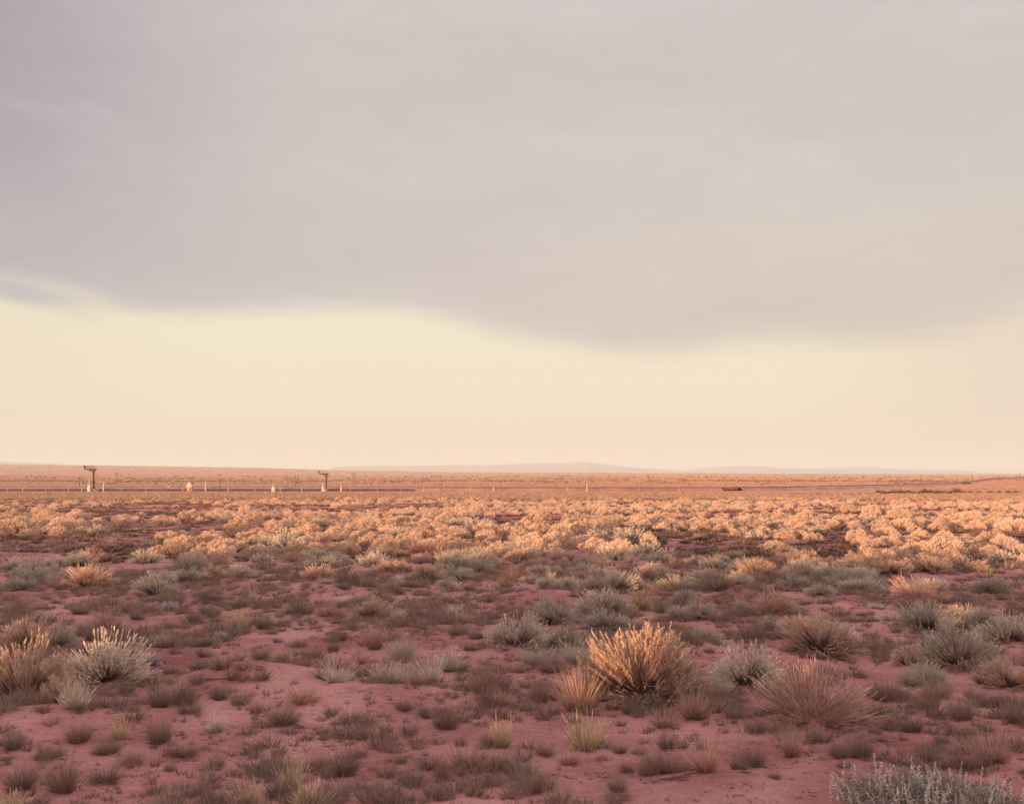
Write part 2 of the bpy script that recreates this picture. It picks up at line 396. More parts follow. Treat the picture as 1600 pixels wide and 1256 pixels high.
def shrub(seed, plumes=18, stems=26, leaves=5, a=.5, b=.62, up=.35, leaf_l=.15, leaf_w=.010, wood_w=.006, spread=80, lobes=.22, tight=.15, splay=.22, fill=1.0, boxy=2.6, lsegs=2):
    """a broom-like shrub about one metre wide and b high; returns (wood, foliage), each (V, Q, attr)"""
    rng = np.random.default_rng(seed)
    az = (np.arange(plumes) * 2.39996 + rng.normal(0, .35, plumes)); th = np.radians(spread) * np.sqrt((np.arange(plumes) + .5) / plumes) * (1 + rng.normal(0, .08, plumes))
    th = np.clip(th, 0, np.radians(86)) ; reach = 1 + rng.uniform(-lobes, lobes * .5, plumes)
    N = plumes * stems; pid = np.repeat(np.arange(plumes), stems)
    d = np.stack([np.sin(th) * np.cos(az), np.sin(th) * np.sin(az), np.cos(th)], 1)[pid]
    D = unit(d + rng.normal(0, tight, (N, 3))); D[:, 2] = np.abs(D[:, 2]) * .98 + .02
    hor = np.hypot(D[:, 0], D[:, 1])
    L = ((hor / a) ** boxy + (D[:, 2] / b) ** boxy) ** (-1 / boxy) * reach[pid] * (1.04 - .34 * rng.random(N) ** 1.8)
    start = unit(D * np.array([1, 1, 0]) + rng.normal(0, .4, (N, 3)) * np.array([1, 1, 0])) * (rng.random(N) ** .6 * .09)[:, None]
    bend = np.zeros((N, 3)); bend[:, 2] = up * hor * rng.uniform(.5, 1.2, N)
    D0 = D.copy(); D0[:, 2] -= up * hor * .85; 
    Vw, Qw, tw, gw, pts = ribbons(rng, start, D0, L * .97, np.full(N, wood_w) * rng.uniform(.7, 1.3, N), bend, 4)
    Vw[:, 2] = np.maximum(Vw[:, 2], -.03)
    wood = (Vw, Qw, attr_of(tw, gw))
    nl = max(1, int(N * leaves)); sid = rng.integers(0, N, nl)
    t = 1 - rng.random(nl) ** 1.35 * .62 * fill
    p = start[sid] + L[sid, None] * .97 * (D0[sid] * t[:, None] + bend[sid] * (t ** 2)[:, None])
    tan = unit(D0[sid] + 2 * bend[sid] * t[:, None])
    dl = unit(tan + rng.normal(0, splay, (nl, 3)) + np.array([0, 0, .12]))
    ll = leaf_l * rng.uniform(.55, 1.2, nl)
    Vl, Ql, tl, gl, _ = ribbons(rng, p - dl * (ll * .4)[:, None], dl, ll, leaf_w * rng.uniform(.6, 1.3, nl), np.zeros((nl, 3)), lsegs, leaf_shape if lsegs > 1 else (lambda t: 1 - .45 * t))
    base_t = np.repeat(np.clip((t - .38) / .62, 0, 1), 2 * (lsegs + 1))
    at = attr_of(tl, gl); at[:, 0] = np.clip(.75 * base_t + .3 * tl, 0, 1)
    Vl[:, 2] = np.maximum(Vl[:, 2], .0)
    k = a / np.percentile(np.hypot(Vl[:, 0], Vl[:, 1]), 96); kz = b / np.percentile(Vl[:, 2], 99.8)
    for q in (Vw, Vl): q *= [k, k, kz]
    return wood, (Vl, Ql, at)
def tuft(seed, n=130, a=.5, b=.6, spread=60, w=.016, heads=0, droop=.10):
    """a bunch of grass about one unit wide and b high"""
    rng = np.random.default_rng(seed)
    th = np.radians(spread) * np.sqrt(rng.random(n)); az = rng.random(n) * 6.283
    D = np.stack([np.sin(th) * np.cos(az), np.sin(th) * np.sin(az), np.cos(th)], 1)
    hor = np.hypot(D[:, 0], D[:, 1])
    L = 1 / np.sqrt((hor / a) ** 2 + (D[:, 2] / b) ** 2) * rng.uniform(.45, 1.08, n)
    P0 = np.stack([np.cos(az) * .16 * rng.random(n), np.sin(az) * .16 * rng.random(n), np.full(n, -.02)], 1)
    bend = rng.normal(0, droop, (n, 3)); bend[:, 2] = -np.abs(bend[:, 2]) * .6
    V, Q, t, g, pts = ribbons(rng, P0, D, L, w * rng.uniform(.6, 1.4, n), bend, 3, lambda t: 1 - .9 * t ** 1.5)
    A = attr_of(t, g)
    if heads:
        k = rng.choice(n, heads, replace=False); tip = pts[k, -1]; d2 = unit(pts[k, -1] - pts[k, -2])
        V2, Q2, t2, g2, _ = ribbons(rng, tip - d2 * .08, d2, np.full(heads, .24) * rng.uniform(.7, 1.2, heads), np.full(heads, w * 2.0), np.zeros((heads, 3)), 2, leaf_shape)
        A2 = attr_of(t2, g2, .8, 1.)
        V, Q, A = join([(V, Q, A), (V2, Q2, A2)])
    k = a / np.percentile(np.hypot(V[:, 0], V[:, 1]), 97); V = V * [k, k, b / np.percentile(V[:, 2], 99.5)]
    return V, Q, A
def puff(seed, lobes=15, per=95, leaf_l=.062, leaf_w=.020, stems=5, stem_w=.012, h=.6):
    """a shrub of rounded leafy heads on short woody branches, one unit wide and h high"""
    rng = np.random.default_rng(seed)
    i = np.arange(lobes); az = i * 2.39996 + rng.normal(0, .3, lobes); th = np.radians(84) * np.sqrt((i + .5) / lobes)
    rad = rng.uniform(.62, .82, lobes) + rng.normal(0, .05, lobes)
    c = np.stack([np.sin(th) * np.cos(az), np.sin(th) * np.sin(az), np.cos(th) * .92], 1) * rad[:, None]
    r = rng.uniform(.20, .34, lobes)
    k = np.repeat(i, per); n = len(k)
    d = unit(rng.normal(size=(n, 3)) + unit(c)[k] * .55 + np.array([0, 0, .35]))
    p = c[k] + d * (r[k] * rng.random(n) ** .35)[:, None] * np.array([1, 1, 1.1])
    dl = unit(d * .8 + np.array([0, 0, .75]) + rng.normal(0, .38, (n, 3)))
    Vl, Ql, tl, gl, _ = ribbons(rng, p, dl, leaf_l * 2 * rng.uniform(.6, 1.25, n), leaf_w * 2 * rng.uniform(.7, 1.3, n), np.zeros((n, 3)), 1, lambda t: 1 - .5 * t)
    at = attr_of(tl, gl); at[:, 0] = .55 + .45 * tl
    ks = np.repeat(i, stems); m = len(ks); tip = c[ks] + rng.normal(0, .10, (m, 3)); st = rng.normal(0, .06, (m, 3)) * [1, 1, 0]
    dd = tip - st; L = np.linalg.norm(dd, axis=1)
    Vw, Qw, tw, gw, _ = ribbons(rng, st, unit(dd), L, np.full(m, stem_w * 2), rng.normal(0, .08, (m, 3)), 2)
    kx = .5 / np.percentile(np.hypot(Vl[:, 0], Vl[:, 1]), 97); kz = h / np.percentile(Vl[:, 2], 99.5)
    for q in (Vw, Vl): q *= [kx, kx, kz]; q[:, 2] = np.maximum(q[:, 2], -.02)
    return (Vw, Qw, attr_of(tw, gw)), (Vl, Ql, at)
def join(parts):
    Vs, Qs, As, o = [], [], [], 0
    for V, Q, A in parts:
        Vs.append(V); Qs.append(Q + o); As.append(A); o += len(V)
    return np.concatenate(Vs), np.concatenate(Qs), np.concatenate(As)

print('plants')
# prototypes: key -> list of (wood part, foliage part) or one mesh
NEAR, MID = {}, {}
def as_pair(name, wf, mw, mf):
    (w, f) = wf
    return new_mesh(name + '_wood', w[0], w[1], [M[mw]], attr=w[2]), new_mesh(name + '_foliage', f[0], f[1], [M[mf]], attr=f[2])
def as_one(name, wf, mw, mf):
    (w, f) = wf; V, Q, A = join([w, f])
    return new_mesh(name, V, Q, [M[mw], M[mf]], attr=A, midx=np.r_[np.zeros(len(w[1])), np.ones(len(f[1]))])
NEAR['rabbitbrush'] = [as_pair('rabbitbrush', shrub(100 + i, plumes=22 + i, stems=30, leaves=15, leaf_l=.072, leaf_w=.0085, up=.10, lobes=.30, b=.64, tight=.105, splay=.20, fill=.66, spread=84, boxy=2.2), 'wood', 'straw') for i in range(4)]
NEAR['hero'] = [as_pair('rabbitbrush', shrub(150 + i, plumes=19, stems=60, leaves=19, leaf_l=.055, leaf_w=.0072, wood_w=.0048, up=.06, lobes=.22, b=.64, tight=.115, splay=.30, fill=.60, spread=92, boxy=4.0), 'wood', 'straw') for i in range(2)]
NEAR['sagebrush'] = [as_pair('sagebrush', shrub(200 + i, plumes=28, stems=24, leaves=16, leaf_l=.055, leaf_w=.0095, up=.22, boxy=2.3, lobes=.22, splay=.26, b=.64, tight=.12, fill=.66, spread=84), 'wood', 'sage') for i in range(4)]
NEAR['snakeweed'] = [as_pair('snakeweed', shrub(300 + i, plumes=20, stems=30, leaves=6, leaf_l=.10, leaf_w=.006, wood_w=.0055, up=.2, lobes=.25, splay=.12, tight=.12, spread=86, b=.58), 'pink', 'pink') for i in range(3)]
NEAR['white_sage'] = [as_pair('white_sage', shrub(400 + i, plumes=14, stems=16, leaves=9, leaf_l=.12, leaf_w=.022, up=.3, splay=.6, b=.5), 'wood', 'white') for i in range(2)]
MID['rabbitbrush'] = [as_one('rabbitbrush_shrub', shrub(120 + i, plumes=38 + i % 3, stems=6, leaves=15, leaf_l=.062, leaf_w=.022, wood_w=.009, up=.25, boxy=2.1, lobes=.09, b=.62, spread=88, splay=.6, tight=.15, fill=.5), 'wood', 'straw') for i in range(6)]
MID['belt'] = [as_one('rabbitbrush_shrub', puff(150 + i, lobes=13 + 2 * (i % 4), per=120, h=.62), 'wood', 'straw') for i in range(7)]
MID['sagebrush'] = [as_one('sagebrush_shrub', shrub(220 + i, plumes=26, stems=8, leaves=15, leaf_l=.062, leaf_w=.020, wood_w=.009, up=.5, splay=.4, b=.6, spread=86, tight=.12, fill=.8), 'wood', 'sage') for i in range(4)]
MID['snakeweed'] = [as_one('snakeweed_shrub', shrub(320 + i, plumes=22, stems=12, leaves=6, leaf_l=.11, leaf_w=.011, wood_w=.009, up=.3, splay=.18, b=.58, spread=86, tight=.12), 'pink', 'pink') for i in range(3)]
TUFT = {
    'tuft': [new_mesh('grass_tuft', *t[:2], [M['tuft']], attr=t[2]) for t in (tuft(500 + i, 560, w=.008, spread=58, b=.66) for i in range(6))],
    'tuft_straw': [new_mesh('straw_tuft', *t[:2], [M['tuft_straw']], attr=t[2]) for t in (tuft(520 + i, 330, a=.5, b=1.0, w=.012, spread=44, heads=70, droop=.06) for i in range(4))],
    'tuft_pink': [new_mesh('dry_tuft', *t[:2], [M['pink']], attr=t[2]) for t in (tuft(540 + i, 400, b=.8, w=.010, spread=50) for i in range(3))],
    'tuft_grey': [new_mesh('grey_tuft', *t[:2], [M['sage']], attr=t[2]) for t in (tuft(560 + i, 620, b=.75, w=.0075, spread=54, heads=90) for i in range(4))],
}

# ------------------------------------------------------------------ the shrubs the photograph shows one by one
# (pixel x, pixel y of the foot, width, height in photo pixels, kind, own label, short name where it serves as a landmark)
KIND = {'R': ('rabbitbrush', 'straw-coloured shrub', 'shrub'), 'G': ('sagebrush', 'grey-green shrub', 'shrub'), 'P': ('snakeweed', 'dry pinkish shrub', 'shrub'),
        'W': ('white_sage', 'silvery white shrublet', 'shrub'), 'T': ('grass_tuft', 'dull green tuft', 'grass tuft'), 'S': ('straw_tuft', 'pale straw tuft', 'grass tuft'),
        'D': ('dry_tuft', 'dry pinkish tuft', 'grass tuft'), 'Y': ('grey_tuft', 'grey-green leafy tuft', 'grass tuft')}
TR = [
 (1005,1100,204,134,'R','large spreading shrub glowing orange in the low sun amid shaded ground','glowing orange shrub'),
 (1268,1132,205,106,'P','broad dry shrub of pinkish stems fanning low on every side','fanning pink shrub'),
 (166,1072,116,80,'G','rounded shrub with pale straw tips and a dark base on bare sand','pale-tipped round shrub'),
 (38,1096,118,104,'R','tallest amber-lit shrub of the clump cut by the left border','amber border shrub'),
 (36,1014,64,54,'R','orange-topped shrub just behind the tallest amber shrub','orange-topped shrub'),
 (95,1013,46,36,'G','dark flat-topped shrub between the orange-topped and pale-tipped ones',None),
 (95,1104,52,46,'R','low amber shrub leaning out from the amber border clump',None),
 (170,990,60,46,'P','soft pinkish-grey shrub rising behind the pale-tipped round shrub','pinkish-grey soft shrub'),
 (372,986,43,38,'S','pale shrub-like tuft split into two upright lobes','two-lobed pale tuft'),
 (1497,1043,94,76,'G','dome-shaped dark grey shrub standing before the row of grey ones','dome-shaped dark shrub'),
 (1445,990,76,50,'G','dark wide shrub starting the row of grey shrubs',None),
 (1502,986,52,42,'G','middle shrub of the grey row, behind the dome-shaped one',None),
 (1538,986,46,38,'G','small grey shrub wedged in the row before its last one',None),
 (1574,1004,74,48,'G','last shrub of the grey row, with stems splayed at its foot','last shrub of the grey row'),
 (1420,1042,44,38,'R','thin pale shrub on the sand before the row of grey shrubs','thin pale shrub'),
 (1445,1076,66,40,'G','low grey shrub with upright shoots, next to a white stone','upright grey shrub'),
 (1572,1078,78,56,'R','straw-tipped shrub cut by the right border','border straw shrub'),
 (1282,1024,108,58,'R','wide grey shrub with warm-lit tips, below the eroded sand bank','warm-tipped wide shrub'),
 (1166,1076,96,66,'G','grey shrub with fine upright stems beside the glowing orange one','fine-stemmed grey shrub'),
 (783,1171,46,54,'S','upright straw tuft with bright yellow tips alone on red sand','yellow-tipped tuft'),
 (914,1178,76,62,'S','wide pale straw tuft with stalks fanning out, before the orange shrub','fanning straw tuft'),
 (890,1198,48,30,'D','low pinkish clump at the foot of the fanning straw tuft',None),
 (905,1117,62,46,'D','pinkish feathery tuft tucked under the glowing orange shrub','feathery pink tuft'),
 (455,1238,54,54,'S','stiff pale straw tuft with spreading stalks near the lower border','stiff straw tuft'),
 (485,1268,74,40,'S','golden straw tuft cut by the lower border','golden lower tuft'),
 (392,1262,42,50,'S','thin pale tuft cut by the lower border beside the stiff one',None),
 (22,1264,50,30,'S','golden tuft in the lower left corner','corner golden tuft'),
 (185,1161,38,44,'S','straw tuft with bare upright stalks on the red slope','bare-stalked straw tuft'),
 (340,1146,36,34,'Y','greenish upright tuft with pale tips','greenish pale-tipped tuft'),
 (540,1215,58,44,'T','dark tuft of bent blades with curled dead leaves at its foot','bent-bladed dark tuft'),
 (630,1032,58,38,'Y','pale tuft with upright straw tips above the green patch','pale upright tuft'),
 (528,1052,66,32,'P','pink dry clump behind the band of green tufts','pink dry clump'),
 (580,969,60,33,'R','pale shrub beside a dark purple patch on the red flat','pale shrub by purple patch'),
 (520,966,52,26,'P','dark purplish clump beside the pale shrub',None),
 (140,920,76,42,'R','half-lit golden bush with a dark hollow at its base','half-lit golden bush'),
 (245,932,64,30,'G','pale grey mounded shrub with a dark cleft','cleft grey shrub'),
 (292,908,52,20,'G','pale flat-topped grey shrub behind the cleft one',None),
 (500,907,54,26,'R','yellow shrub with red sand before it','yellow shrub by red sand'),
 (505,886,56,17,'G','pale green mounded shrub behind the yellow one',None),
 (615,896,58,22,'R','pale twin shrub, the yellower of the pair','yellower twin shrub'),
 (666,906,50,26,'R','pale twin shrub, the greyer of the pair',None),
 (765,881,29,18,'R','round bright yellow bush alone on the shade edge','round yellow bush'),
 (734,883,30,13,'G','round grey-green bush beside the bright yellow one',None),
 (748,863,26,9,'G','small pale dome behind the round yellow bush',None),
 (781,954,32,22,'P','small dark purple bush alone on red sand','dark purple bush'),
 (808,1013,86,52,'G','silver-grey shrub with a dark hollow, largest in the middle thicket','silver-grey shrub'),
 (866,976,64,46,'G','brownish grey shrub with curved stems before a bare red mound','curved-stem shrub'),
 (857,922,34,27,'G','dark round shrub, first of a close pair','dark paired shrub'),
 (887,921,34,22,'G','dark round shrub, second and browner of the close pair',None),
 (930,929,50,30,'G','pale shrub opening the large pale thicket','pale thicket shrub'),
 (966,927,54,34,'G','pale shrub at the heart of the large pale thicket',None),
 (992,922,36,24,'G','small grey shrub closing the large pale thicket',None),
 (944,960,76,36,'G','broad pale shrub in front of the large pale thicket','broad pale shrub'),
 (950,986,72,30,'G','bluish grey low shrub between pale thicket and orange shrub','bluish low shrub'),
 (992,992,64,28,'P','pinkish feathery shrub peeping from behind the glowing orange shrub',None),
 (884,1012,62,36,'G','leafy grey shrub behind the feathery thicket next to silver-grey one',None),
 (898,1040,62,44,'Y','feathery grey-green clump touching the glowing orange shrub','feathery green clump'),
 (838,1042,66,32,'Y','wide green clump in front of the silver-grey shrub','wide green clump'),
 (862,1052,46,24,'T','dark green tuft between the two leafy clumps',None),
 (1210,964,76,46,'P','broad brownish shrub with a pale dead stalk at its base','broad brown shrub'),
 (1180,907,62,38,'R','flame-lit ragged bush in the shaded belt','flame-lit bush'),
 (1245,920,42,24,'G','round grey shrub behind the broad brown one','round grey shrub'),
 (1280,931,40,18,'G','small pale grey shrub beside the round grey one',None),
 (1157,952,24,22,'Y','small tuft with a white stalk beside the broad brown shrub',None),
 (1147,876,27,15,'G','small dark dome behind the flame-lit bush',None),
 (1089,881,31,13,'G','pale flattened bush near a leafless white twig',None),
 (1128,881,25,14,'G','small pale bush beside the leafless white twig',None),
 (1058,969,31,22,'G','small upright grey shrub, the left one of two','small upright grey shrub'),
 (1094,967,48,30,'G','mounded grey-green shrub with a dark foot','mounded green shrub'),
 (1102,1003,42,24,'G','low grey shrub behind the shoulder of the orange one','low shoulder shrub'),
 (1070,943,38,22,'G','pale dome shrub behind the two upright grey ones',None),
 (1076,914,30,13,'G','small flat grey shrub out on the red flat',None),
 (1200,988,32,24,'T','dark green tuft before the broad brown shrub',None),
 (1126,1092,38,46,'Y','dark green feathery bush between orange and grey shrubs','dark feathery bush'),
 (1258,880,36,22,'R','pale shrub with lit crown, first of a string of three',None),
 (1298,888,32,20,'R','orange shrub, second of a string of three','orange string shrub'),
 (1330,893,42,26,'R','lit-topped shrub, last of a string of three','lit-topped shrub'),
 (1210,862,54,16,'R','long low golden bush on the shade edge','long golden bush'),
 (1452,896,62,33,'R','dark-based shrub whose crown alone catches the sun','sun-crowned shrub'),
 (1392,899,52,25,'R','greyish shrub beside the sun-crowned one',None),
 (1362,881,38,17,'R','pale shrub behind the greyish one on the shade edge',None),
 (1352,868,24,12,'G','small pale dome beyond the shade-edge shrubs',None),
 (1425,869,36,18,'R','peach-coloured shrub at the edge of sunlit belt',None),
 (1366,917,32,20,'W','whitish round shrub on the purple flat','whitish round shrub'),
 (1437,943,90,44,'P','wide reddish shrub with black hollows beneath','wide reddish shrub'),
 (1546,926,52,26,'G','pale spreading shrub on green ground near the border','pale spreading shrub'),
 (1572,880,58,20,'G','dark flat shrub cut short by the border shade',None),
 (1572,863,60,21,'R','glowing low bush at the border of sunlit belt','glowing border bush'),
 (267,954,27,14,'W','whitish sprawling shrublet on the red slope','whitish sprawling shrublet'),
 (346,1003,28,16,'W','tiny white-topped round shrublet','white-topped shrublet'),
 (237,1041,30,18,'W','whitish shrublet beside the pale-tipped round shrub',None),
 (440,1033,32,24,'S','small straw tuft with pale tips on the red flat','small straw tuft'),
 (700,944,36,17,'R','small pale mound of a shrub on the red flat','small pale mound'),
 (717,966,24,12,'S','sparse pale tuft of thin stalks',None),
 (1235,1186,46,52,'D','feathery dry tuft at the foot of the fanning pink shrub','feathery dry tuft'),
 (640,921,38,13,'T','dark low cushion before the twin shrubs',None),
 (553,985,27,12,'T','very dark green cushion below the pale shrub',None),
 (985,880,22,14,'S','small peach tuft in shade behind the pale thicket',None),
 (1010,905,34,22,'R','orange-lit ragged shrub beside the pale thicket','ragged lit shrub'),
 (918,893,36,18,'P','purplish shrub with lit tip behind the pale thicket',None),
 (943,872,26,17,'G','round grey ball of a shrub on the shade edge','round grey ball shrub'),
 (975,862,22,12,'R','pale ball-shaped shrub beside the grey ball',None),
 (922,862,28,16,'R','golden ball-shaped shrub beside the grey ball',None),
 (875,858,46,15,'R','long peach shrub on the shade edge',None),
 (838,872,40,18,'G','loose grey shrub on the shade edge before the peach one',None),
 (1013,857,30,20,'R','bright gold split shrub, roundest on the shade edge','bright split shrub'),
]
TUFTS = [  # dark tufts: x, y, w, h, kind
 (245,1112,54,42,'T'),(282,1108,48,36,'T'),(292,1120,42,26,'T'),(257,1014,46,26,'T'),(315,1029,38,15,'T'),(310,1013,40,18,'T'),(113,1133,54,52,'Y'),(120,1167,42,34,'T'),
 (245,1167,58,42,'T'),(280,1187,52,32,'T'),(60,1192,36,27,'T'),(165,1182,42,30,'T'),(200,1200,58,30,'D'),(95,1243,58,54,'T'),(28,1238,58,38,'T'),(160,1227,48,30,'T'),(262,1207,30,20,'T'),(335,1200,36,32,'T'),
 (60,1120,40,36,'T'),(15,1175,40,34,'T'),(35,1105,40,24,'T'),(566,1159,34,34,'T'),(440,1137,52,27,'T'),(520,1088,56,38,'Y'),(470,1112,58,32,'D'),(600,1074,58,30,'Y'),(568,1068,46,28,'T'),(626,1082,38,40,'Y'),(672,1074,44,46,'Y'),(702,1054,52,36,'Y'),
 (650,1098,44,32,'D'),(630,1119,42,22,'T'),(695,1142,54,30,'T'),(720,1167,30,26,'T'),(753,1100,44,34,'T'),(772,1096,46,34,'T'),(785,1114,42,24,'D'),(762,1168,34,30,'T'),(530,1004,34,23,'T'),(585,1017,40,34,'D'),
 (470,963,46,20,'T'),(465,1014,42,18,'T'),(405,1032,32,28,'T'),(715,994,52,15,'T'),(745,1000,34,18,'T'),(735,1020,48,20,'T'),(845,1105,40,30,'T'),(985,1120,42,22,'T'),(1022,1113,40,24,'T'),(1043,1172,32,28,'T'),
 (1000,1182,36,23,'T'),(970,1180,28,20,'T'),(980,1212,28,24,'T'),(1013,1220,36,30,'T'),(965,1249,32,28,'T'),(1070,1170,22,16,'T'),(1097,1172,24,20,'T'),(1105,1228,58,42,'D'),(1155,1213,36,30,'T'),(1180,1203,40,30,'T'),
 (815,1224,26,20,'T'),(1362,969,18,10,'T'),(1390,1005,18,11,'T'),(1400,1092,52,24,'T'),(1455,1112,38,27,'T'),(1510,1128,42,40,'T'),(1430,1148,46,31,'T'),(1475,1163,34,24,'T'),(1518,1152,30,24,'T'),(1590,1133,30,30,'T'),
 (1350,1187,36,32,'T'),(1313,1187,27,24,'T'),(1558,1198,72,36,'D'),(1592,1178,36,30,'T'),(1450,1193,42,26,'T'),(1306,1142,32,25,'T'),(1212,1237,27,20,'T'),(1545,1072,40,24,'T'),(1470,1095,60,28,'D'),(1372,1150,26,16,'T'),
 (1150,1128,52,28,'T'),(1185,1150,56,24,'T'),(1085,1128,50,34,'D'),(1040,1140,46,30,'D'),(340,1100,34,24,'T'),(375,1108,36,30,'T'),(398,1120,30,34,'D'),(210,970,34,18,'T'),(118,962,44,20,'T'),(90,988,30,14,'T'),(60,975,34,16,'T'),
 (520,1020,28,20,'T'),(490,1030,34,18,'T'),(410,985,28,22,'T'),(330,968,40,22,'T'),(300,975,36,20,'T'),(345,990,24,12,'T'),(610,1003,36,10,'T'),(660,985,24,14,'T'),(680,970,34,12,'T'),(560,1040,36,22,'D'),(1110,1022,30,14,'T'),
 (1225,1000,40,16,'T'),(1180,990,30,14,'T'),(1060,1000,36,12,'T'),(880,1088,34,20,'T'),(940,1190,30,16,'D'),(690,1215,22,20,'T'),(625,1195,30,22,'T'),(740,1238,30,16,'T'),(535,1245,22,24,'T'),(900,1150,22,14,'T'),(430,1250,40,26,'T'),
]

# sand gathered under shrubs, bare mounds, and the eroded bank
def at_px(px, py, sx, sy, h):
    x, y = ground_at(px, py); MOUNDS.append((x, y, sx, sy, h))
PLACED = []      # (x, y, w, h, kind, label, short, px, py)
for t in TR:
    x, y = ground_at(t[0], t[1]); w = t[2] / F * y; h = t[3] / F * y
    y += w * .14                                        # the foot seen is the near rim of the plant
    x *= y / (y - w * .14)
    PLACED.append([x, y, w * y / (y - w * .14), h * y / (y - w * .14), t[4], t[5], t[6], t[0], t[1]])
for t in TUFTS:
    x, y = ground_at(t[0], t[1]); w = t[2] / F * y; h = t[3] / F * y
    PLACED.append([x, y + w * .25, w, h, t[4], None, None, t[0], t[1]])
for p in PLACED:
    if p[1] < 45: MOUNDS.append((p[0], p[1], p[2] * .55, p[2] * .5, min(.035, p[2] * .05)))
at_px(1318, 962, .9, .55, .15); at_px(1290, 958, .5, .35, .08); at_px(1350, 985, .8, .6, .10)
at_px(850, 935, 1.3, .8, .16); at_px(430, 1065, .9, .45, .14); at_px(600, 1095, 1.1, .5, .16); at_px(360, 1068, .55, .3, .11); at_px(480, 925, 1.5, .9, .2); at_px(60, 1130, .8, .5, .12); at_px(1160, 1240, 1.0, .4, .08)

# ------------------------------------------------------------------ ground: one sheet out to the horizon
def build_ground():
    az = np.radians(np.concatenate([np.arange(-38, 38, .14), np.arange(38, 90, 1.5), np.arange(90, 185, 4.), np.arange(185, 265, .5), np.arange(265, 322, 1.6)]))
    rr = np.concatenate([np.linspace(.4, 4, 14, endpoint=False), np.exp(np.arange(math.log(4), math.log(60), .0062)), np.exp(np.arange(math.log(60), math.log(420), .013)), np.exp(np.arange(math.log(420), math.log(26000), .045))])
    A, Rr = np.meshgrid(az, rr)
    X = Rr * np.sin(A); Y = Rr * np.cos(A); Z = height(X.ravel(), Y.ravel()).reshape(X.shape)
    na, nr = len(az), len(rr)
    V = np.stack([X, Y, Z], -1).reshape(-1, 3)
    i, j = np.meshgrid(np.arange(nr - 1), np.arange(na), indexing='ij'); j2 = (j + 1) % na
    Q = np.stack([i * na + j, i * na + j2, (i + 1) * na + j2, (i + 1) * na + j], -1).reshape(-1, 4)[:, ::-1]
    V = np.concatenate([V, [[0, 0, hz(0, 0)]]]); c = len(V) - 1
    k = np.arange(na); T = np.stack([np.full(na, c), (k + 1) % na, k], 1)
    o = obj('ground', new_mesh('ground', V, Q, [M['sand']], T=T, smooth=True))
    tag(o, kind='structure')
print('ground'); build_ground()

# ------------------------------------------------------------------ putting plants on it
rnd = random.Random(7)
COUNT = {}
MESHED = {'R': 'rabbitbrush', 'G': 'sagebrush', 'P': 'snakeweed', 'W': 'white_sage'}
TUFTED = {'T': 'tuft', 'S': 'tuft_straw', 'D': 'tuft_pink', 'Y': 'tuft_grey'}
def plant(x, y, w, h, k, label=None, group=None, near=None):
    """one plant: near ones keep woody base and foliage apart, distant ones are a single mesh"""
    name, desc, cat = KIND[k]
    z = hz(x, y) - .015
    rz = rnd.uniform(0, 6.283)
    tilt = (rnd.gauss(0, .04), rnd.gauss(0, .04), rz)
    if k in MESHED:
        key = MESHED[k]
        if (y < 30) if near is None else near:
            wm, fm = rnd.choice(NEAR['hero' if k == 'R' and w > .85 and y < 14 else key])
            root = bpy.data.objects.new(name, None); COL.objects.link(root); root.empty_display_size = .1
            a = obj('woody_base', wm, root); b = obj('foliage', fm, root)
            ref_h = {'R': .64, 'G': .64, 'P': .58, 'W': .5}[k]
        else:
            root = obj(name, rnd.choice(MID['belt'] if key == 'rabbitbrush' and y > 30 else MID.get(key, MID['sagebrush']))); ref_h = {'R': .62, 'G': .6, 'P': .58, 'W': .6}[k]
    else:
        root = obj(name, rnd.choice(TUFT[TUFTED[k]])); ref_h = {'T': .66, 'S': 1.0, 'D': .8, 'Y': .75}[k]
    root.location = (x, y, z); root.rotation_euler = tilt
    kk = 1.30 if k == 'G' and w < .95 and y < 45 else 1.18 if k in 'GR' and w < .95 and y < 45 else 1.06
    hk = .83 if k in 'RGP' and y < 30 else 1.0
    if k in 'TD': kk, hk = 1.22 * rnd.uniform(.8, 1.25), 1.1 * rnd.uniform(.75, 1.25)
    if k in 'TDYS': root.rotation_euler = (rnd.gauss(0, .13), rnd.gauss(0, .13), rz)
    if k == 'Y': kk, hk = 1.08, 1.0
    root.scale = (w * kk, w * kk, h / ref_h * hk * (1 + (kk - 1) * .6))
    tag(root, label, cat, group)
    COUNT[k] = COUNT.get(k, 0) + 1
    return root
AUTO = []        # plants that get their label from the landmark beside them
LMK = [(p[7], p[8], p[6]) for p in PLACED if p[6]] + [(1440, 1250, 'spiked grey sage'), (1473, 1068, 'white stone')]
for p in PLACED:
    o = plant(*p[:5], label=p[5])
    if not p[5]: AUTO.append((o, p[7], p[8], p[4], p[2], p[3]))
taken = [(p[0], p[1], p[2]) for p in PLACED] + [(ground_at(1447, 1250) + (2.2,))]

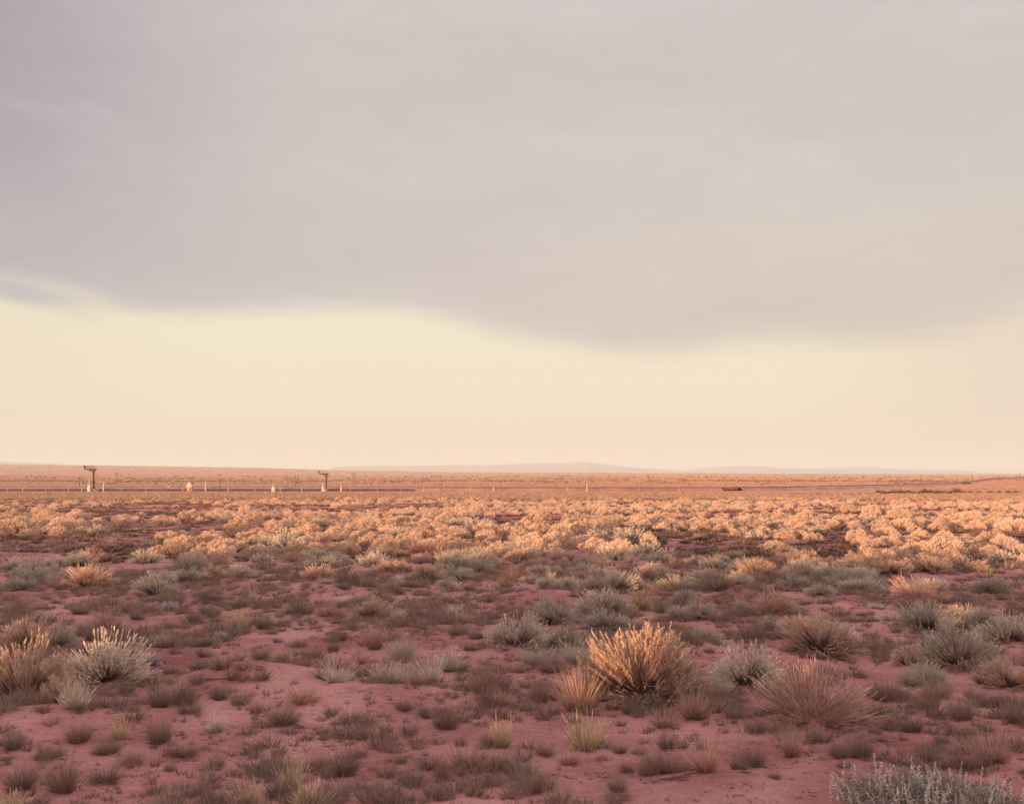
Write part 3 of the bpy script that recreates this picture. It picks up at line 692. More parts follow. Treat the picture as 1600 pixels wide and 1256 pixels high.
# more tufts and shrubs between them, thick in some patches and absent from the bare sand
def free(x, y, w, slack=.40):
    for tx, ty, tw in taken:
        if abs(tx - x) < 3 and (tx - x) ** 2 + (ty - y) ** 2 < ((tw + w) * slack) ** 2: return False
    return True
def to_px(x, y): return 800 + x / y * F, HR - (hz(x, y) - CAMZ) / y * F
want = {'T': 170, 'Y': 40, 'D': 36, 'S': 7, 'G': 50, 'P': 20}
for k, num in want.items():
    made = tries = 0
    while made < num and tries < 6000:
        tries += 1
        big = k in 'GP'
        py = rnd.uniform(868, 925) if big else (rnd.uniform(866, 1010) if rnd.random() < .72 or k in 'SY' else rnd.uniform(1010, 1256))
        px = rnd.uniform(-10, 1610)
        x, y = ground_at(px, py)
        dens = float(fbm(np.array([x / 3.2]), np.array([y / 3.2]), 77, 3)[0])
        if dens < .02 + rnd.uniform(-.12, .10): continue
        w = rnd.uniform(.45, 1.0) if big else min(.62, .25 * math.exp(rnd.gauss(0, .42))) * (1.25 if py < 930 else .85)
        h = w * (rnd.uniform(.38, .6) if k != 'S' else rnd.uniform(.7, 1.1))
        if not free(x, y, w, .28): continue
        o = plant(x, y, w, h, k); taken.append((x, y, w)); AUTO.append((o, px, py, k, w, h)); made += 1
# ------------------------------------------------------------------ the sunlit belt: golden shrubs packed out towards the railway
print('belt')
belt = []
g = random.Random(19)
def belt_size(): return g.uniform(.6, 1.15) * (1.5 if g.random() < .3 else 1)
tries = 0
cells = {}
def clash(x, y, w):
    cx, cy = int(x // 2), int(y // 2)
    for i in (-1, 0, 1):
        for j in (-1, 0, 1):
            for tx, ty, tw in cells.get((cx + i, cy + j), ()):
                if (tx - x) ** 2 + (ty - y) ** 2 < ((tw + w) * (.56 if ty < 60 else .66)) ** 2: return True
    return False
for tx, ty, tw in taken: cells.setdefault((int(tx // 2), int(ty // 2)), []).append((tx, ty, tw))
while tries < 34000:
    tries += 1
    y = 26 + (180 - 26) * (g.random() ** 1.0); x = g.uniform(-.74, .74) * y
    dens = float(vnoise(np.array([x / 9.]), np.array([y / 12.]), 91)[0]) + .6 * float(vnoise(np.array([x / 3.]), np.array([y / 4.]), 93)[0])
    u = x / y
    thr = -.09 + .34 * max(0, (58 - y) / 32) + .55 * max(0, (y - 110) / 65) + (.22 if u < -.30 and y > 85 else 0)
    if dens < thr + g.uniform(-.12, .12): continue
    w = belt_size()
    if clash(x, y, w): continue
    cells.setdefault((int(x // 2), int(y // 2)), []).append((x, y, w))
    k = 'R' if g.random() < .86 else ('G' if g.random() < .6 else 'P')
    belt.append((y, x, w, w * g.uniform(.34, .54), k))
belt.sort(key=lambda b: -(b[2] * b[3]) / (b[0] ** 2))
lim = {'R': 300 - COUNT.get('R', 0), 'G': 300 - COUNT.get('G', 0), 'P': 300 - COUNT.get('P', 0)}
far_list = []
GROUPS = {'R': ('golden shrubs packed in the sunlit belt', 'golden dome-shaped shrub packed among its like in the sunlit belt'),
          'G': ('grey shrubs in the sunlit belt', 'greyer shrub standing among the golden ones of the sunlit belt'),
          'P': ('reddish shrubs in the sunlit belt', 'reddish thin shrub standing among the golden ones of the sunlit belt')}
for y, x, w, h, k in belt:
    if lim[k] > 0 and abs(x / y) < .545:
        lim[k] -= 1
        if y < 46:                                      # on the shaded side: told apart by the landmark beside it
            px, py = to_px(x, y); AUTO.append((plant(x, y, w, h, k), px, py, k, w, h))
        else: plant(x, y, w, h, k, label=GROUPS[k][1], group=GROUPS[k][0])
    else: far_list.append((x, y, w, h, k))
# labels: what it is, how big, and which landmark it stands by
DIRS = ['beyond', 'behind and right of', 'right of', 'in front and right of', 'in front of', 'in front and left of', 'left of', 'behind and left of']
buckets = {}
for o, px, py, k, w, h in AUTO:
    best = min(LMK, key=lambda l: (l[0] - px) ** 2 + ((l[1] - py) * 1.8) ** 2)
    dx, dy = px - best[0], (best[1] - py) * 2.0
    d = int(round(math.atan2(dx, dy) / (math.pi / 4))) % 8
    size = 'tall' if h > w * .95 else 'low spreading' if h < w * .46 else 'small' if w < .3 else 'broad' if w > .6 else ''
    buckets.setdefault((size, k, DIRS[d], best[2]), []).append((dx * dx + dy * dy, o.name, o))
for (size, k, rel, lm), rows in buckets.items():
    rows.sort(key=lambda r: r[0])
    for n, (_, _, o) in enumerate(rows):
        order = '' if len(rows) == 1 else ('nearer', 'farther')[n] if len(rows) == 2 else (['closest', 'second', 'third', 'fourth', 'fifth', 'sixth', 'seventh', 'eighth', 'ninth', 'tenth'] + ['outlying'] * 40)[n]
        o['label'] = ' '.join(f'{order} {size} {KIND[k][1]} {rel} the {lm}'.split())
        if len(o['label'].split()) > 16: o['label'] = o['label'].replace(' leafy', '').replace('low spreading', 'low').replace(' dull', '')
        if n >= 10: o['group'] = f'outlying plants {rel} the {lm}'

print('belt', len(belt), 'rest', len(far_list))

def scatter(name, protos, spots, mats_, kind='stuff', chunk_rng=5):
    """bake many copies of simple prototypes into one mesh; spots rows: x, y, w, h"""
    rng = np.random.default_rng(chunk_rng)
    spots = np.asarray(spots, float); n = len(spots)
    z = height(spots[:, 0], spots[:, 1])
    pick = rng.integers(0, len(protos), n); rot = rng.random(n) * 6.283; pv = rng.random(n)
    Vs, Qs, As, Ms, off = [], [], [], [], 0
    for i, (V, Q, A, mi) in enumerate(protos):
        s = np.nonzero(pick == i)[0]
        if not len(s): continue
        c, sn = np.cos(rot[s])[:, None], np.sin(rot[s])[:, None]
        X = (V[None, :, 0] * c - V[None, :, 1] * sn) * spots[s, 2][:, None] + spots[s, 0][:, None]
        Y = (V[None, :, 0] * sn + V[None, :, 1] * c) * spots[s, 2][:, None] + spots[s, 1][:, None]
        Z = V[None, :, 2] * spots[s, 3][:, None] + z[s][:, None] - .01
        m = len(V)
        Vs.append(np.stack([X, Y, Z], -1).reshape(-1, 3))
        Qs.append((Q[None] + (np.arange(len(s)) * m)[:, None, None]).reshape(-1, 4) + off)
        at = np.tile(A[None], (len(s), 1, 1)); at[:, :, 2] = pv[s][:, None]; As.append(at.reshape(-1, 4))
        Ms.append(np.tile(mi, len(s))); off += m * len(s)
    me = new_mesh(name, np.concatenate(Vs), np.concatenate(Qs), mats_, attr=np.concatenate(As), midx=np.concatenate(Ms))
    return tag(obj(name, me), kind=kind)
def proto(wf=None, one=None):
    if wf is not None:
        (w, f) = wf; V, Q, A = join([w, f]); mi = np.r_[np.zeros(len(w[1])), np.ones(len(f[1]))]
    else:
        V, Q, A = one; mi = np.zeros(len(Q))
    return V, Q, A, mi
def unit_h(p, h):
    V, Q, A, mi = p; V = V.copy(); V[:, 2] /= h; return V, Q, A, mi
LOW = [unit_h(proto(wf=puff(700 + i, lobes=9 + i % 4, per=34, leaf_l=.075, leaf_w=.036, stems=3, stem_w=.02, h=.6)), .6) for i in range(7)]
rl = [s[:4] for s in far_list if s[4] == 'R']; gl = [s[:4] for s in far_list if s[4] != 'R']
if rl: scatter('distant_shrubbery', LOW, rl, [M['wood'], M['straw']])
if gl: scatter('distant_grey_shrubbery', LOW, gl, [M['wood'], M['sage']], chunk_rng=6)

# small ground cover: seedlings and blades between the counted tufts, and dry grass out to the horizon
def cover_spots(n, ymin, ymax, seed, wr, hr, thr, scale=2.6, umax=.72, power=1.0):
    n = int(n * 1.28)
    r = np.random.default_rng(seed)
    y = np.exp(r.uniform(math.log(ymin), math.log(ymax), n)) if power == 0 else ymin + (ymax - ymin) * r.random(n) ** power
    x = r.uniform(-1, 1, n) * (umax * y + 1.2)
    d = fbm(x / scale, y / scale, seed, 3) + r.uniform(-.15, .15, n)
    k = d > thr
    w = r.uniform(*wr, n); return np.stack([x, y, w, w * r.uniform(*hr, n)], 1)[k]
SEED = [unit_h(proto(one=tuft(600 + i, 26, a=.5, b=.6, w=.055, spread=64)), .6) for i in range(4)]
CLUMP = [unit_h(proto(one=tuft(620 + i, 44, a=.5, b=.6, w=.075, spread=70)), .6) for i in range(4)]
FINE = [unit_h(proto(one=tuft(630 + i, 90, a=.5, b=.6, w=.020, spread=64)), .6) for i in range(5)]
SOFT = [unit_h(proto(one=tuft(625 + i, 62, a=.5, b=.6, w=.036, spread=66)), .6) for i in range(5)]
scatter('ground_cover_grass', SEED, np.concatenate([cover_spots(9000, 4.6, 30, 31, (.03, .13), (.35, .9), .0, 1.5, power=0), cover_spots(2600, 5, 26, 35, (.02, .06), (.5, 1.6), -.3, power=0)]), [M['tuft']])
scatter('low_scrub_grass', SOFT, np.concatenate([cover_spots(7000, 20, 62, 33, (.14, .6), (.3, .55), -.06, 3.4)]), [M['tuft']], chunk_rng=8)
scatter('fine_low_grass', FINE, np.concatenate([cover_spots(1900, 12, 22, 38, (.14, .5), (.35, .6), -.02, 2.6), cover_spots(7500, 5.5, 24, 39, (.08, .30), (.35, .75), .04, 1.5)]), [M['tuft']], chunk_rng=15)
scatter('dark_shade_grass', CLUMP, cover_spots(12000, 31, 190, 36, (.4, 1.1), (.15, .26), -.25, 8), [M['shade_grass']], chunk_rng=14)  # darkened grass that colours the belt's gaps as shaded
rl_ = np.random.default_rng(45)
def sticks(seed):
    r = np.random.default_rng(seed); n = 5
    d = unit(np.stack([r.normal(size=n), r.normal(size=n), r.normal(0, .12, n)], 1))
    return proto(one=(lambda q: (q[0], q[1], attr_of(q[2], q[3])))(ribbons(r, r.uniform(-.5, .5, (n, 3)) * [1, 1, .0] + [0, 0, .10], d, r.uniform(.3, 1., n), np.full(n, .09), r.normal(0, .2, (n, 3)) * [1, 1, .2], 3)))
scatter('ground_litter', [sticks(660 + i) for i in range(5)], np.concatenate([cover_spots(9000, 4.6, 26, 44, (.03, .12), (.5, 1.0), -.12, 1.2, power=0)]), [M['wood']], chunk_rng=12)
def pebble(seed):
    r = np.random.default_rng(seed); V = np.array([[-1, -1, -1], [1, -1, -1], [1, 1, -1], [-1, 1, -1], [-.7, -.7, .6], [.7, -.7, .6], [.7, .7, .6], [-.7, .7, .6]]) * .5 + r.uniform(-.14, .14, (8, 3)); V[:, 2] += .3
    Q = np.array([[3, 2, 1, 0], [4, 5, 6, 7], [0, 1, 5, 4], [1, 2, 6, 5], [2, 3, 7, 6], [3, 0, 4, 7]])
    return V, Q, attr_of(np.full(8, r.random()), np.full(8, r.random())), np.zeros(6)
M['pebble'] = plant_mat('reddish pebbles', C(.20, .09, .08), C(.34, .17, .145), C(.62, .42, .37), .3, .02)
scatter('pebbles', [pebble(680 + i) for i in range(6)], cover_spots(9000, 4.6, 20, 46, (.006, .028), (.5, .9), .0, 1.0, power=0), [M['pebble']], chunk_rng=13)
TRI = [unit_h(proto(one=tuft(640 + i, 9, a=.5, b=.6, w=.22, spread=62)), .6) for i in range(4)]
scatter('dry_grass', TRI, np.concatenate([cover_spots(15000, 150, 292, 51, (.5, 1.1), (.2, .34), -.35, 14), cover_spots(16000, 355, 800, 52, (.7, 1.5), (.25, .4), -.5, 30), cover_spots(24000, 800, 2600, 53, (1.4, 3.5), (.2, .4), -.5, 90), cover_spots(16000, 2600, 6000, 54, (4, 10), (.12, .28), -.5, 200)]), [M['far_grass']], chunk_rng=9)
# belt of dull scrub on the plain beyond the railway
def scrub_spots():
    r = np.random.default_rng(71); out = []
    for yc, sp, n, thr in ((790, 60, 3200, -.02), (600, 26, 500, .06), (1150, 90, 1200, .1), (1750, 140, 900, .1)):
        y = r.normal(yc, sp, n); x = r.uniform(-.56, .56, n) * y
        k = fbm(x / 40., y / 60., 73, 3) > thr + .12 * (x / y > .1)
        w = r.uniform(1.4, 3.4, n) * yc / 790; out.append(np.stack([x, y, w, w * r.uniform(.35, .6, n)], 1)[k])
    return np.concatenate(out)
scatter('distant_scrub_undergrowth', CLUMP, scrub_spots(), [M['far_dark']], chunk_rng=10)

# ------------------------------------------------------------------ the grey sage with upright spikes in the lower right corner
print('corner sage, twigs')
def corner_sage():
    x, y = ground_at(1447, 1268); w = 300 / F * y
    rng = np.random.default_rng(900)
    root = bpy.data.objects.new('spiked_sage', None); COL.objects.link(root)
    root.location = (x, y, hz(x, y) - .02)
    tag(root, 'low grey sage with upright silvery spikes, cut by the lower border', 'shrub')
    n = 420; r = np.sqrt(rng.random(n)); a = rng.random(n) * 6.283
    bx, by = r * np.cos(a) * w * .5, r * np.sin(a) * w * .36
    dome = .115 * np.sqrt(np.clip(1 - r ** 2, 0, 1)) + .035
    dome *= (1 + .25 * vnoise(bx * 6, by * 6, 5))
    st = np.stack([bx * .45, by * .45, np.zeros(n)], 1); tip = np.stack([bx, by, dome], 1); d = tip - st; L = np.linalg.norm(d, axis=1)
    V, Q, t, g_, _ = ribbons(rng, st, unit(d), L, np.full(n, .007), np.zeros((n, 3)), 2)
    obj('woody_base', new_mesh('woody_base', V, Q, [M['wood']], attr=attr_of(t, g_)), root)
    # curled leaves all through the low canopy
    nl = 9000; s = rng.integers(0, n, nl); tt = rng.uniform(.45, 1.02, nl)
    p = st[s] + d[s] * tt[:, None] + rng.normal(0, .018, (nl, 3))
    dl = unit(rng.normal(0, 1, (nl, 3)) + np.array([0, 0, .5])); ll = rng.uniform(.018, .045, nl)
    V, Q, t, g_, _ = ribbons(rng, p, dl, ll, rng.uniform(.004, .008, nl), rng.normal(0, .7, (nl, 3)), 3, leaf_shape)
    V[:, 2] = np.maximum(V[:, 2], .005)
    obj('foliage', new_mesh('foliage', V, Q, [M['sage_dark']], attr=attr_of(t, g_)), root)
    # flower spikes, each one knobbly with small buds
    for q in range(98):
        r = math.sqrt(rng.random()); a = rng.random() * 6.283
        P0 = np.array([[r * math.cos(a) * w * .49, r * math.sin(a) * w * .36, .115 * math.sqrt(max(0, 1 - r * r)) * .7 + .01]])
        d = unit(np.array([[P0[0, 0] * .45, P0[0, 1] * .3, 1.0]]) + rng.normal(0, .09, (1, 3)))
        L = rng.uniform(.11, .19, 1); bend = rng.normal(0, .10, (1, 3))
        V1, Q1, t1, g1, _ = ribbons(rng, P0, d, L, np.full(1, .006), bend, 5, lambda t: 1 - .6 * t)
        nb = 30; u = rng.uniform(.05, 1, nb)
        bp = P0 + L[0] * (d * u[:, None] + bend * (u ** 2)[:, None])
        V2, Q2, t2, g2, _ = ribbons(rng, bp, unit(d + rng.normal(0, .55, (nb, 3))), rng.uniform(.010, .020, nb), np.full(nb, .0075), np.zeros((nb, 3)), 2, leaf_shape)
        V, Q, A = join([(V1, Q1, attr_of(t1, g1, .4, 1)), (V2, Q2, attr_of(t2, g2, .5, 1))])
        obj('flower_spike', new_mesh('flower_spike', V, Q, [M['spike']], attr=A), root)
corner_sage()

def twig(px, py, w, h, seed, label, m='pink', th=.010):
    """a dead forked branch lying or standing on the sand"""
    x, y = ground_at(px, py); s = y / F; rng = random.Random(seed); tb = Solid()
    def grow(p, d, L, r, depth):
        q = p
        for k in range(4):
            d = (d + Vector((rng.gauss(0, .14), rng.gauss(0, .14), rng.gauss(0, .10)))).normalized()
            q2 = q + d * L / 4; tb.tube(q, q2, r * (1 - .18 * k), r * (1 - .18 * (k + 1)), 5); q = q2
            if depth and k >= 1 and rng.random() < .75:
                grow(q, (d + Vector((rng.gauss(0, .7), rng.gauss(0, .5), rng.gauss(.1, .4)))).normalized(), L * .5, r * .6, depth - 1)
    for k in range(3 if h > w * .5 else 2):
        if h > w * .5: grow(Vector((0, 0, -.01)), Vector((rng.gauss(0, .35), rng.gauss(0, .3), 1)).normalized(), h * s * rng.uniform(.7, 1), th, 2)
        else: grow(Vector((-w * s * .4, 0, .012)), Vector((1, rng.gauss(0, .4), .08)).normalized(), w * s * rng.uniform(.6, .95), th * .8, 2)
    o = tb.build('dead_twig', M['pole_wood'] if m == 'pole' else M['pale_post'], None, (x, y, hz(x, y)))
    tag(o, label, 'twig')
twig(1062, 1104, 45, 62, 1, 'pale forked dead branch standing before the glowing orange shrub', th=.006)
twig(1030, 1112, 30, 75, 2, 'thin upright dead stalk against the glowing orange shrub', th=.004)
twig(1060, 1236, 70, 14, 3, 'dark dead branch lying on sand near the lower border', 'pole', .008)
twig(760, 1222, 62, 12, 4, 'dark twisted root lying on the bare red sand', 'pole', .008)
twig(1180, 1162, 60, 14, 5, 'grey dead branch lying beside the fanning pink shrub', th=.006)
twig(1112, 895, 16, 32, 6, 'leafless pale twig standing before a flat grey bush', th=.010)
twig(1152, 1172, 12, 34, 7, 'short bleached stump of stalks on the sand', th=.006)
twig(362, 905, 14, 30, 8, 'thin pale stalk standing on the red slope', th=.008)
twig(445, 1225, 40, 12, 9, 'pale curled stalk fallen beside the stiff straw tuft', th=.004)
twig(1260, 1135, 60, 46, 12, 'tangled dry stems sagging out of the fanning pink shrub', th=.004)
twig(345, 1078, 60, 16, 13, 'dark dry sticks along the lip of the red bank', 'pole', .007)
def stone(px, py, size, label):
    x, y = ground_at(px, py); rng = np.random.default_rng(int(px)); import bmesh
    bm = bmesh.new(); bmesh.ops.create_icosphere(bm, subdivisions=3, radius=size * y / F / 2)
    for v in bm.verts:
        n = float(fbm(np.array([v.co.x * 30 + px]), np.array([v.co.y * 30 + v.co.z * 22]), 5, 2)[0]); v.co *= 1 + .28 * n
        v.co.z *= .75
    me = bpy.data.meshes.new('stone'); bm.to_mesh(me); bm.free(); me.materials.append(M['stone'])
    o = obj('stone', me, None, (x, y, hz(x, y) + size * y / F * .25)); tag(o, label, 'stone')
stone(1470, 1070, 9, 'chalky white stone at the foot of the upright grey shrub')
stone(1519, 881, 4, 'small bright white stone on the dark green flat')
stone(1026, 889, 5, 'small white stone beside the ragged lit shrub')
stone(694, 869, 4, 'small white stone out beyond the twin shrubs')
stone(193, 946, 4, 'small white stone on the red slope below the cleft shrub')
stone(44, 873, 3, 'white pebble among tufts by the golden bush belt')

# ------------------------------------------------------------------ railway
print('railway')
def px_of(u_px, Y): return (u_px - 800) / F * Y
def catmull(P, n=14):
    P = [np.array(p, float) for p in P]; P = [2 * P[0] - P[1]] + P + [2 * P[-1] - P[-2]]; out = []
    for i in range(1, len(P) - 2):
        for t in np.linspace(0, 1, n, endpoint=False):
            a, b, c, d = P[i - 1:i + 3]
            out.append(.5 * ((2 * b) + (c - a) * t + (2 * a - 5 * b + 4 * c - d) * t * t + (3 * b - a - 3 * c + d) * t ** 3))
    out.append(P[-2]); return np.array(out)
TRACK_Y = 318.0
track = catmull([(px_of(-700, TRACK_Y), TRACK_Y), (px_of(-300, TRACK_Y), TRACK_Y), (px_of(100, TRACK_Y), TRACK_Y), (px_of(500, TRACK_Y), TRACK_Y), (px_of(900, TRACK_Y), TRACK_Y + 1),
                 (px_of(1125, 321), 321), (px_of(1147, 322), 322), (px_of(1215, 332), 332), (px_of(1290, 356), 356), (px_of(1350, 392), 392), (px_of(1410, 440), 440), (px_of(1460, 490), 490), (px_of(1500, 545), 545), (px_of(1560, 660), 660), (px_of(1600, 820), 820)])
tan_ = np.gradient(track, axis=0); tan_ /= np.linalg.norm(tan_, axis=1)[:, None]
nor = np.stack([-tan_[:, 1], tan_[:, 0]], 1)                        # points away from the camera
tz = height(track[:, 0], track[:, 1])
k = np.ones(9) / 9; tz = np.convolve(np.pad(tz, 4, mode='edge'), k, 'valid')
def strip(name, section, mats_, mi_of, keep=lambda px: True, parent=None):
    V, Q, mi = [], [], []
    m = len(section)
    for i in range(len(track)):
        for o, h in section:
            jit = .10 * (hash2(np.array([i * 13 + int(o * 10)]), np.array([7]), 3)[0] - .5) if h < .5 else 0
            V.append((track[i, 0] + nor[i, 0] * o, track[i, 1] + nor[i, 1] * o, tz[i] + h * 1.0 + jit))
    for i in range(len(track) - 1):
        px = 800 + (track[i, 0] + track[i + 1, 0]) / (track[i, 1] + track[i + 1, 1]) * F
        if not keep(px): continue
        for j in range(m - 1):
            Q.append((i * m + j, (i + 1) * m + j, (i + 1) * m + j + 1, i * m + j + 1)); mi.append(mi_of(px, j))
    return obj(name, new_mesh(name, V, Q, mats_, midx=mi), parent)
GAP = lambda px: not (1123 < px < 1149)
em = strip('railway_embankment', [(-5.6, -.40), (-3.4, .48), (-2.45, .80), (-2.1, .98), (2.0, .98), (3.6, .25), (5.2, -.35)],
           [M['cinder'], M['dirt'], M['ballast']], lambda px, j: (2 if j == 2 and (px < 640 or px > 1245) else (0 if px < 655 or j == 3 else 1)), GAP)
tag(em, kind='structure')
rt = bpy.data.objects.new('railway_track', None); COL.objects.link(rt); rt.location = (0, 0, 0)
tag(rt, 'long railway track on its embankment across the whole plain, curving away at one end', 'railway track')
for o in (-.75, .75):
    strip('rail', [(o - .07, 1.10), (o - .05, 1.27), (o + .05, 1.27), (o + .07, 1.10)], [M['rail']], lambda px, j: 0, parent=rt)
strip('sleeper_bed', [(-1.35, .99), (-1.3, 1.10), (1.3, 1.10), (1.35, .99)], [M['cinder']], lambda px, j: 0, parent=rt)

def at_y(px, Y):
    x = px_of(px, Y); return x, Y, hz(x, Y)
def row_z(row, Y): return CAMZ - (row - HR) / F * Y

def trestle():
    x0, x1 = px_of(1123.5, 321.5), px_of(1149, 322); xc = (x0 + x1) / 2; y = 321.6; z = hz(xc, y)
    root = bpy.data.objects.new('trestle_bridge', None); COL.objects.link(root); root.location = (xc, y, z)
    tag(root, 'short dark red timber trestle carrying the track over a wash', 'bridge')
    w = x1 - x0
    Solid().box(0, 0, .80, w + .6, 3.4, .45).build('deck', M['red_timber'], root)
    for q in range(6):
        s = Solid(); dx = -w / 2 + w * q / 5
        for dy in (-1.4, 0, 1.4): s.tube((dx, dy * 1.15, -.7), (dx, dy, .58), .16, .15, 8)
        s.box(dx, 0, .48, .3, 3.3, .2); s.build('pier', M['red_timber'], root)
trestle()

def mast(px, Y, sc, label, arm_l, arm_r, rails):
    x, y, z = at_y(px, Y)
    root = bpy.data.objects.new('signal_mast', None); COL.objects.link(root); root.location = (x, y, z - .1); root.scale = (sc,) * 3
    tag(root, label, 'railway signal')
    H = 7.0
    Solid().box(-.1, 0, .45, 1.35, 1.3, .95).box(.1, 0, .98, .9, .9, .14).build('foundation', M['concrete'], root)
    c = Solid(); c.tube((0, 0, 1.0), (.05, 0, H), .20, .26, 10); c.box(.02, 0, 1.12, .7, .7, .14); c.build('column', M['rust'], root)
    l = Solid(); l.tube((.42, -.18, 1.0), (.46, -.18, H), .035); l.tube((.42, .18, 1.0), (.46, .18, H), .035)
    for q in range(18): l.tube((.44, -.18, 1.2 + q * .32), (.44, .18, 1.2 + q * .32), .018, n=5)
    l.build('ladder', M['rust'], root)
    a = Solid(); a.prism([(-arm_l, H - .08), (-arm_l, H + .16), (arm_r, H + .16), (arm_r, H + .06), (.5, H - .28), (-.5, H - .42), (-1.4, H - .20)], -.30, .30)
    a.box((arm_r - arm_l) / 2, 0, H + .19, arm_l + arm_r, .85, .05); a.build('arm', M['rust'], root)
    b = Solid(); b.tube((-1.25, 0, H - .22), (-.1, 0, H - 1.15), .09); b.tube((.95, 0, H + .02), (.1, 0, H - .8), .06); b.build('brace', M['rust'], root)
    r = Solid(); n = 7
    for q in range(n):
        xx = -arm_l + (arm_l + .25) * q / (n - 1)
        r.tube((xx, -.38, H + .2), (xx, -.38, H + 1.12), rails, n=5); r.tube((xx, .38, H + .2), (xx, .38, H + 1.12), rails, n=5)
    for yy in (-.38, .38):
        for zz in (H + .66, H + 1.12): r.tube((-arm_l, yy, zz), (.25, yy, zz), rails * .8, n=5)
    r.build('handrail', M['rust'], root)
    h = Solid(); h.tube((-arm_l + .12, 0, H + .1), (-arm_l + .05, 0, H + .45), .10)
    h.prism([(-arm_l - .02, H + .38), (-arm_l - .30, H + .62), (-arm_l - .30, H + 1.2), (-arm_l - .08, H + 1.34), (-arm_l + .16, H + 1.2), (-arm_l + .16, H + .62)], -.20, .20)
    hd = h.build('signal_head', M['rust'], root)
    for zz in (.72, 1.02):
        Solid().tube((-arm_l - .07, -.21, H + zz), (-arm_l - .07, -.25, H + zz), .11, .11, 12).build('lens', M['lens'], hd)
        v = Solid(); v.tube((-arm_l - .07, -.22, H + zz + .13), (-arm_l - .07, -.50, H + zz + .10), .10, .06, 8); v.build('hood', M['rust'], hd)
mast(146, 311.5, 1.0, 'taller dark cantilever signal mast with a railed platform arm, beside a white bottle-shaped cabinet', 2.75, 1.1, .035)
mast(509.5, 312, .80, 'shorter dark cantilever signal mast with a thin plain arm, nearer the middle', 2.75, 1.1, .016)

def cabinet(px, Y, top, case_top, foot, w_px, label, name='relay_cabinet', taper=.55):
    x, y, z = at_y(px, Y); kk = Y / F; z0 = min(z, row_z(foot, Y)) ; w = w_px * kk * .85
    root = bpy.data.objects.new(name, None); COL.objects.link(root); root.location = (x, y, z0)
    tag(root, label, 'signal cabinet')
    zc, zt = row_z(case_top, Y) - z0, row_z(top, Y) - z0
    Solid().prism([(-w / 2, .1), (w / 2, .1), (w / 2, zc * .68), (w * taper / 2, zc), (-w * taper / 2, zc), (-w / 2, zc * .68)], -w * .4, w * .4).box(0, 0, .03, w * 1.15, w, .3).build('case', M['white_paint'], root)
    d = Solid().box(0, -w * .4 - .012, zc * .36, w * .72, .024, zc * .46).build('door', M['white_paint'], root)
    Solid().box(w * .25, -w * .4 - .05, zc * .38, .05, .05, .16).build('handle', M['rust'], d)
    Solid().tube((0, 0, zc - .05), (0, 0, zt), .10, .07, 8).tube((0, 0, zt), (0, 0, zt + .12), .12, .05, 8).build('pole', M['white_paint'], root)
cabinet(139, 310, 749, 757.5, 766.5, 4.6, 'white bottle-shaped cabinet with a thin pole, at the foot of the taller mast')
cabinet(427, 310, 754.3, 760, 767.4, 5.4, 'squat white cabinet with pole standing alone between hut and shorter mast', taper=.6)
cabinet(504.4, 310, 752, 759, 766, 3.6, 'white cabinet with pole at the foot of the shorter mast')
cabinet(533, 309, 755, 760, 767.2, 2.4, 'narrow white cabinet with pole beyond the shorter mast', taper=.7)
def marker(px, Y, top, foot, w, label, m='white_paint', cap=True):
    x, y, z = at_y(px, Y); kk = Y / F; z0 = min(z, row_z(foot, Y))
    root = bpy.data.objects.new('marker_post', None); COL.objects.link(root); root.location = (x, y, z0); tag(root, label, 'post')
    h = row_z(top, Y) - z0
    Solid().tube((0, 0, -.1), (0, 0, h), w * kk * .62, w * kk * .38, 8).build('shaft', M[m], root)
    if cap: Solid().tube((0, 0, h), (0, 0, h + .14), w * kk * .55, w * kk * .30, 8).build('cap', M[m], root)
marker(161.6, 309, 753, 767.5, 1.9, 'leaning white tapered post just beyond the taller mast')
marker(321.3, 309, 752.6, 767.4, 1.7, 'tall thin white post beyond the white gabled hut')
marker(917, 311, 756.4, 766, 1.5, 'lone white post beside the track on the red embankment')
marker(771, 311, 761, 766.4, 1.5, 'short pale stub post beside the red embankment')
marker(303.4, 308, 762.5, 768.5, 1.2, 'short white post touching the white gabled hut')
marker(689.6, 313, 755, 766.5, 1.4, 'short dark post standing by the track past the shorter mast', 'pole_wood')
marker(1017.5, 309, 756.5, 767, 1.1, 'slender dark post on the red embankment before the trestle', 'pole_wood')
marker(465.5, 314, 761.5, 765, 1.2, 'stubby dark post by the track before the shorter mast', 'pole_wood')
marker(542, 314, 762.3, 765, 1.2, 'stubby dark post by the track past the narrow cabinet', 'pole_wood')
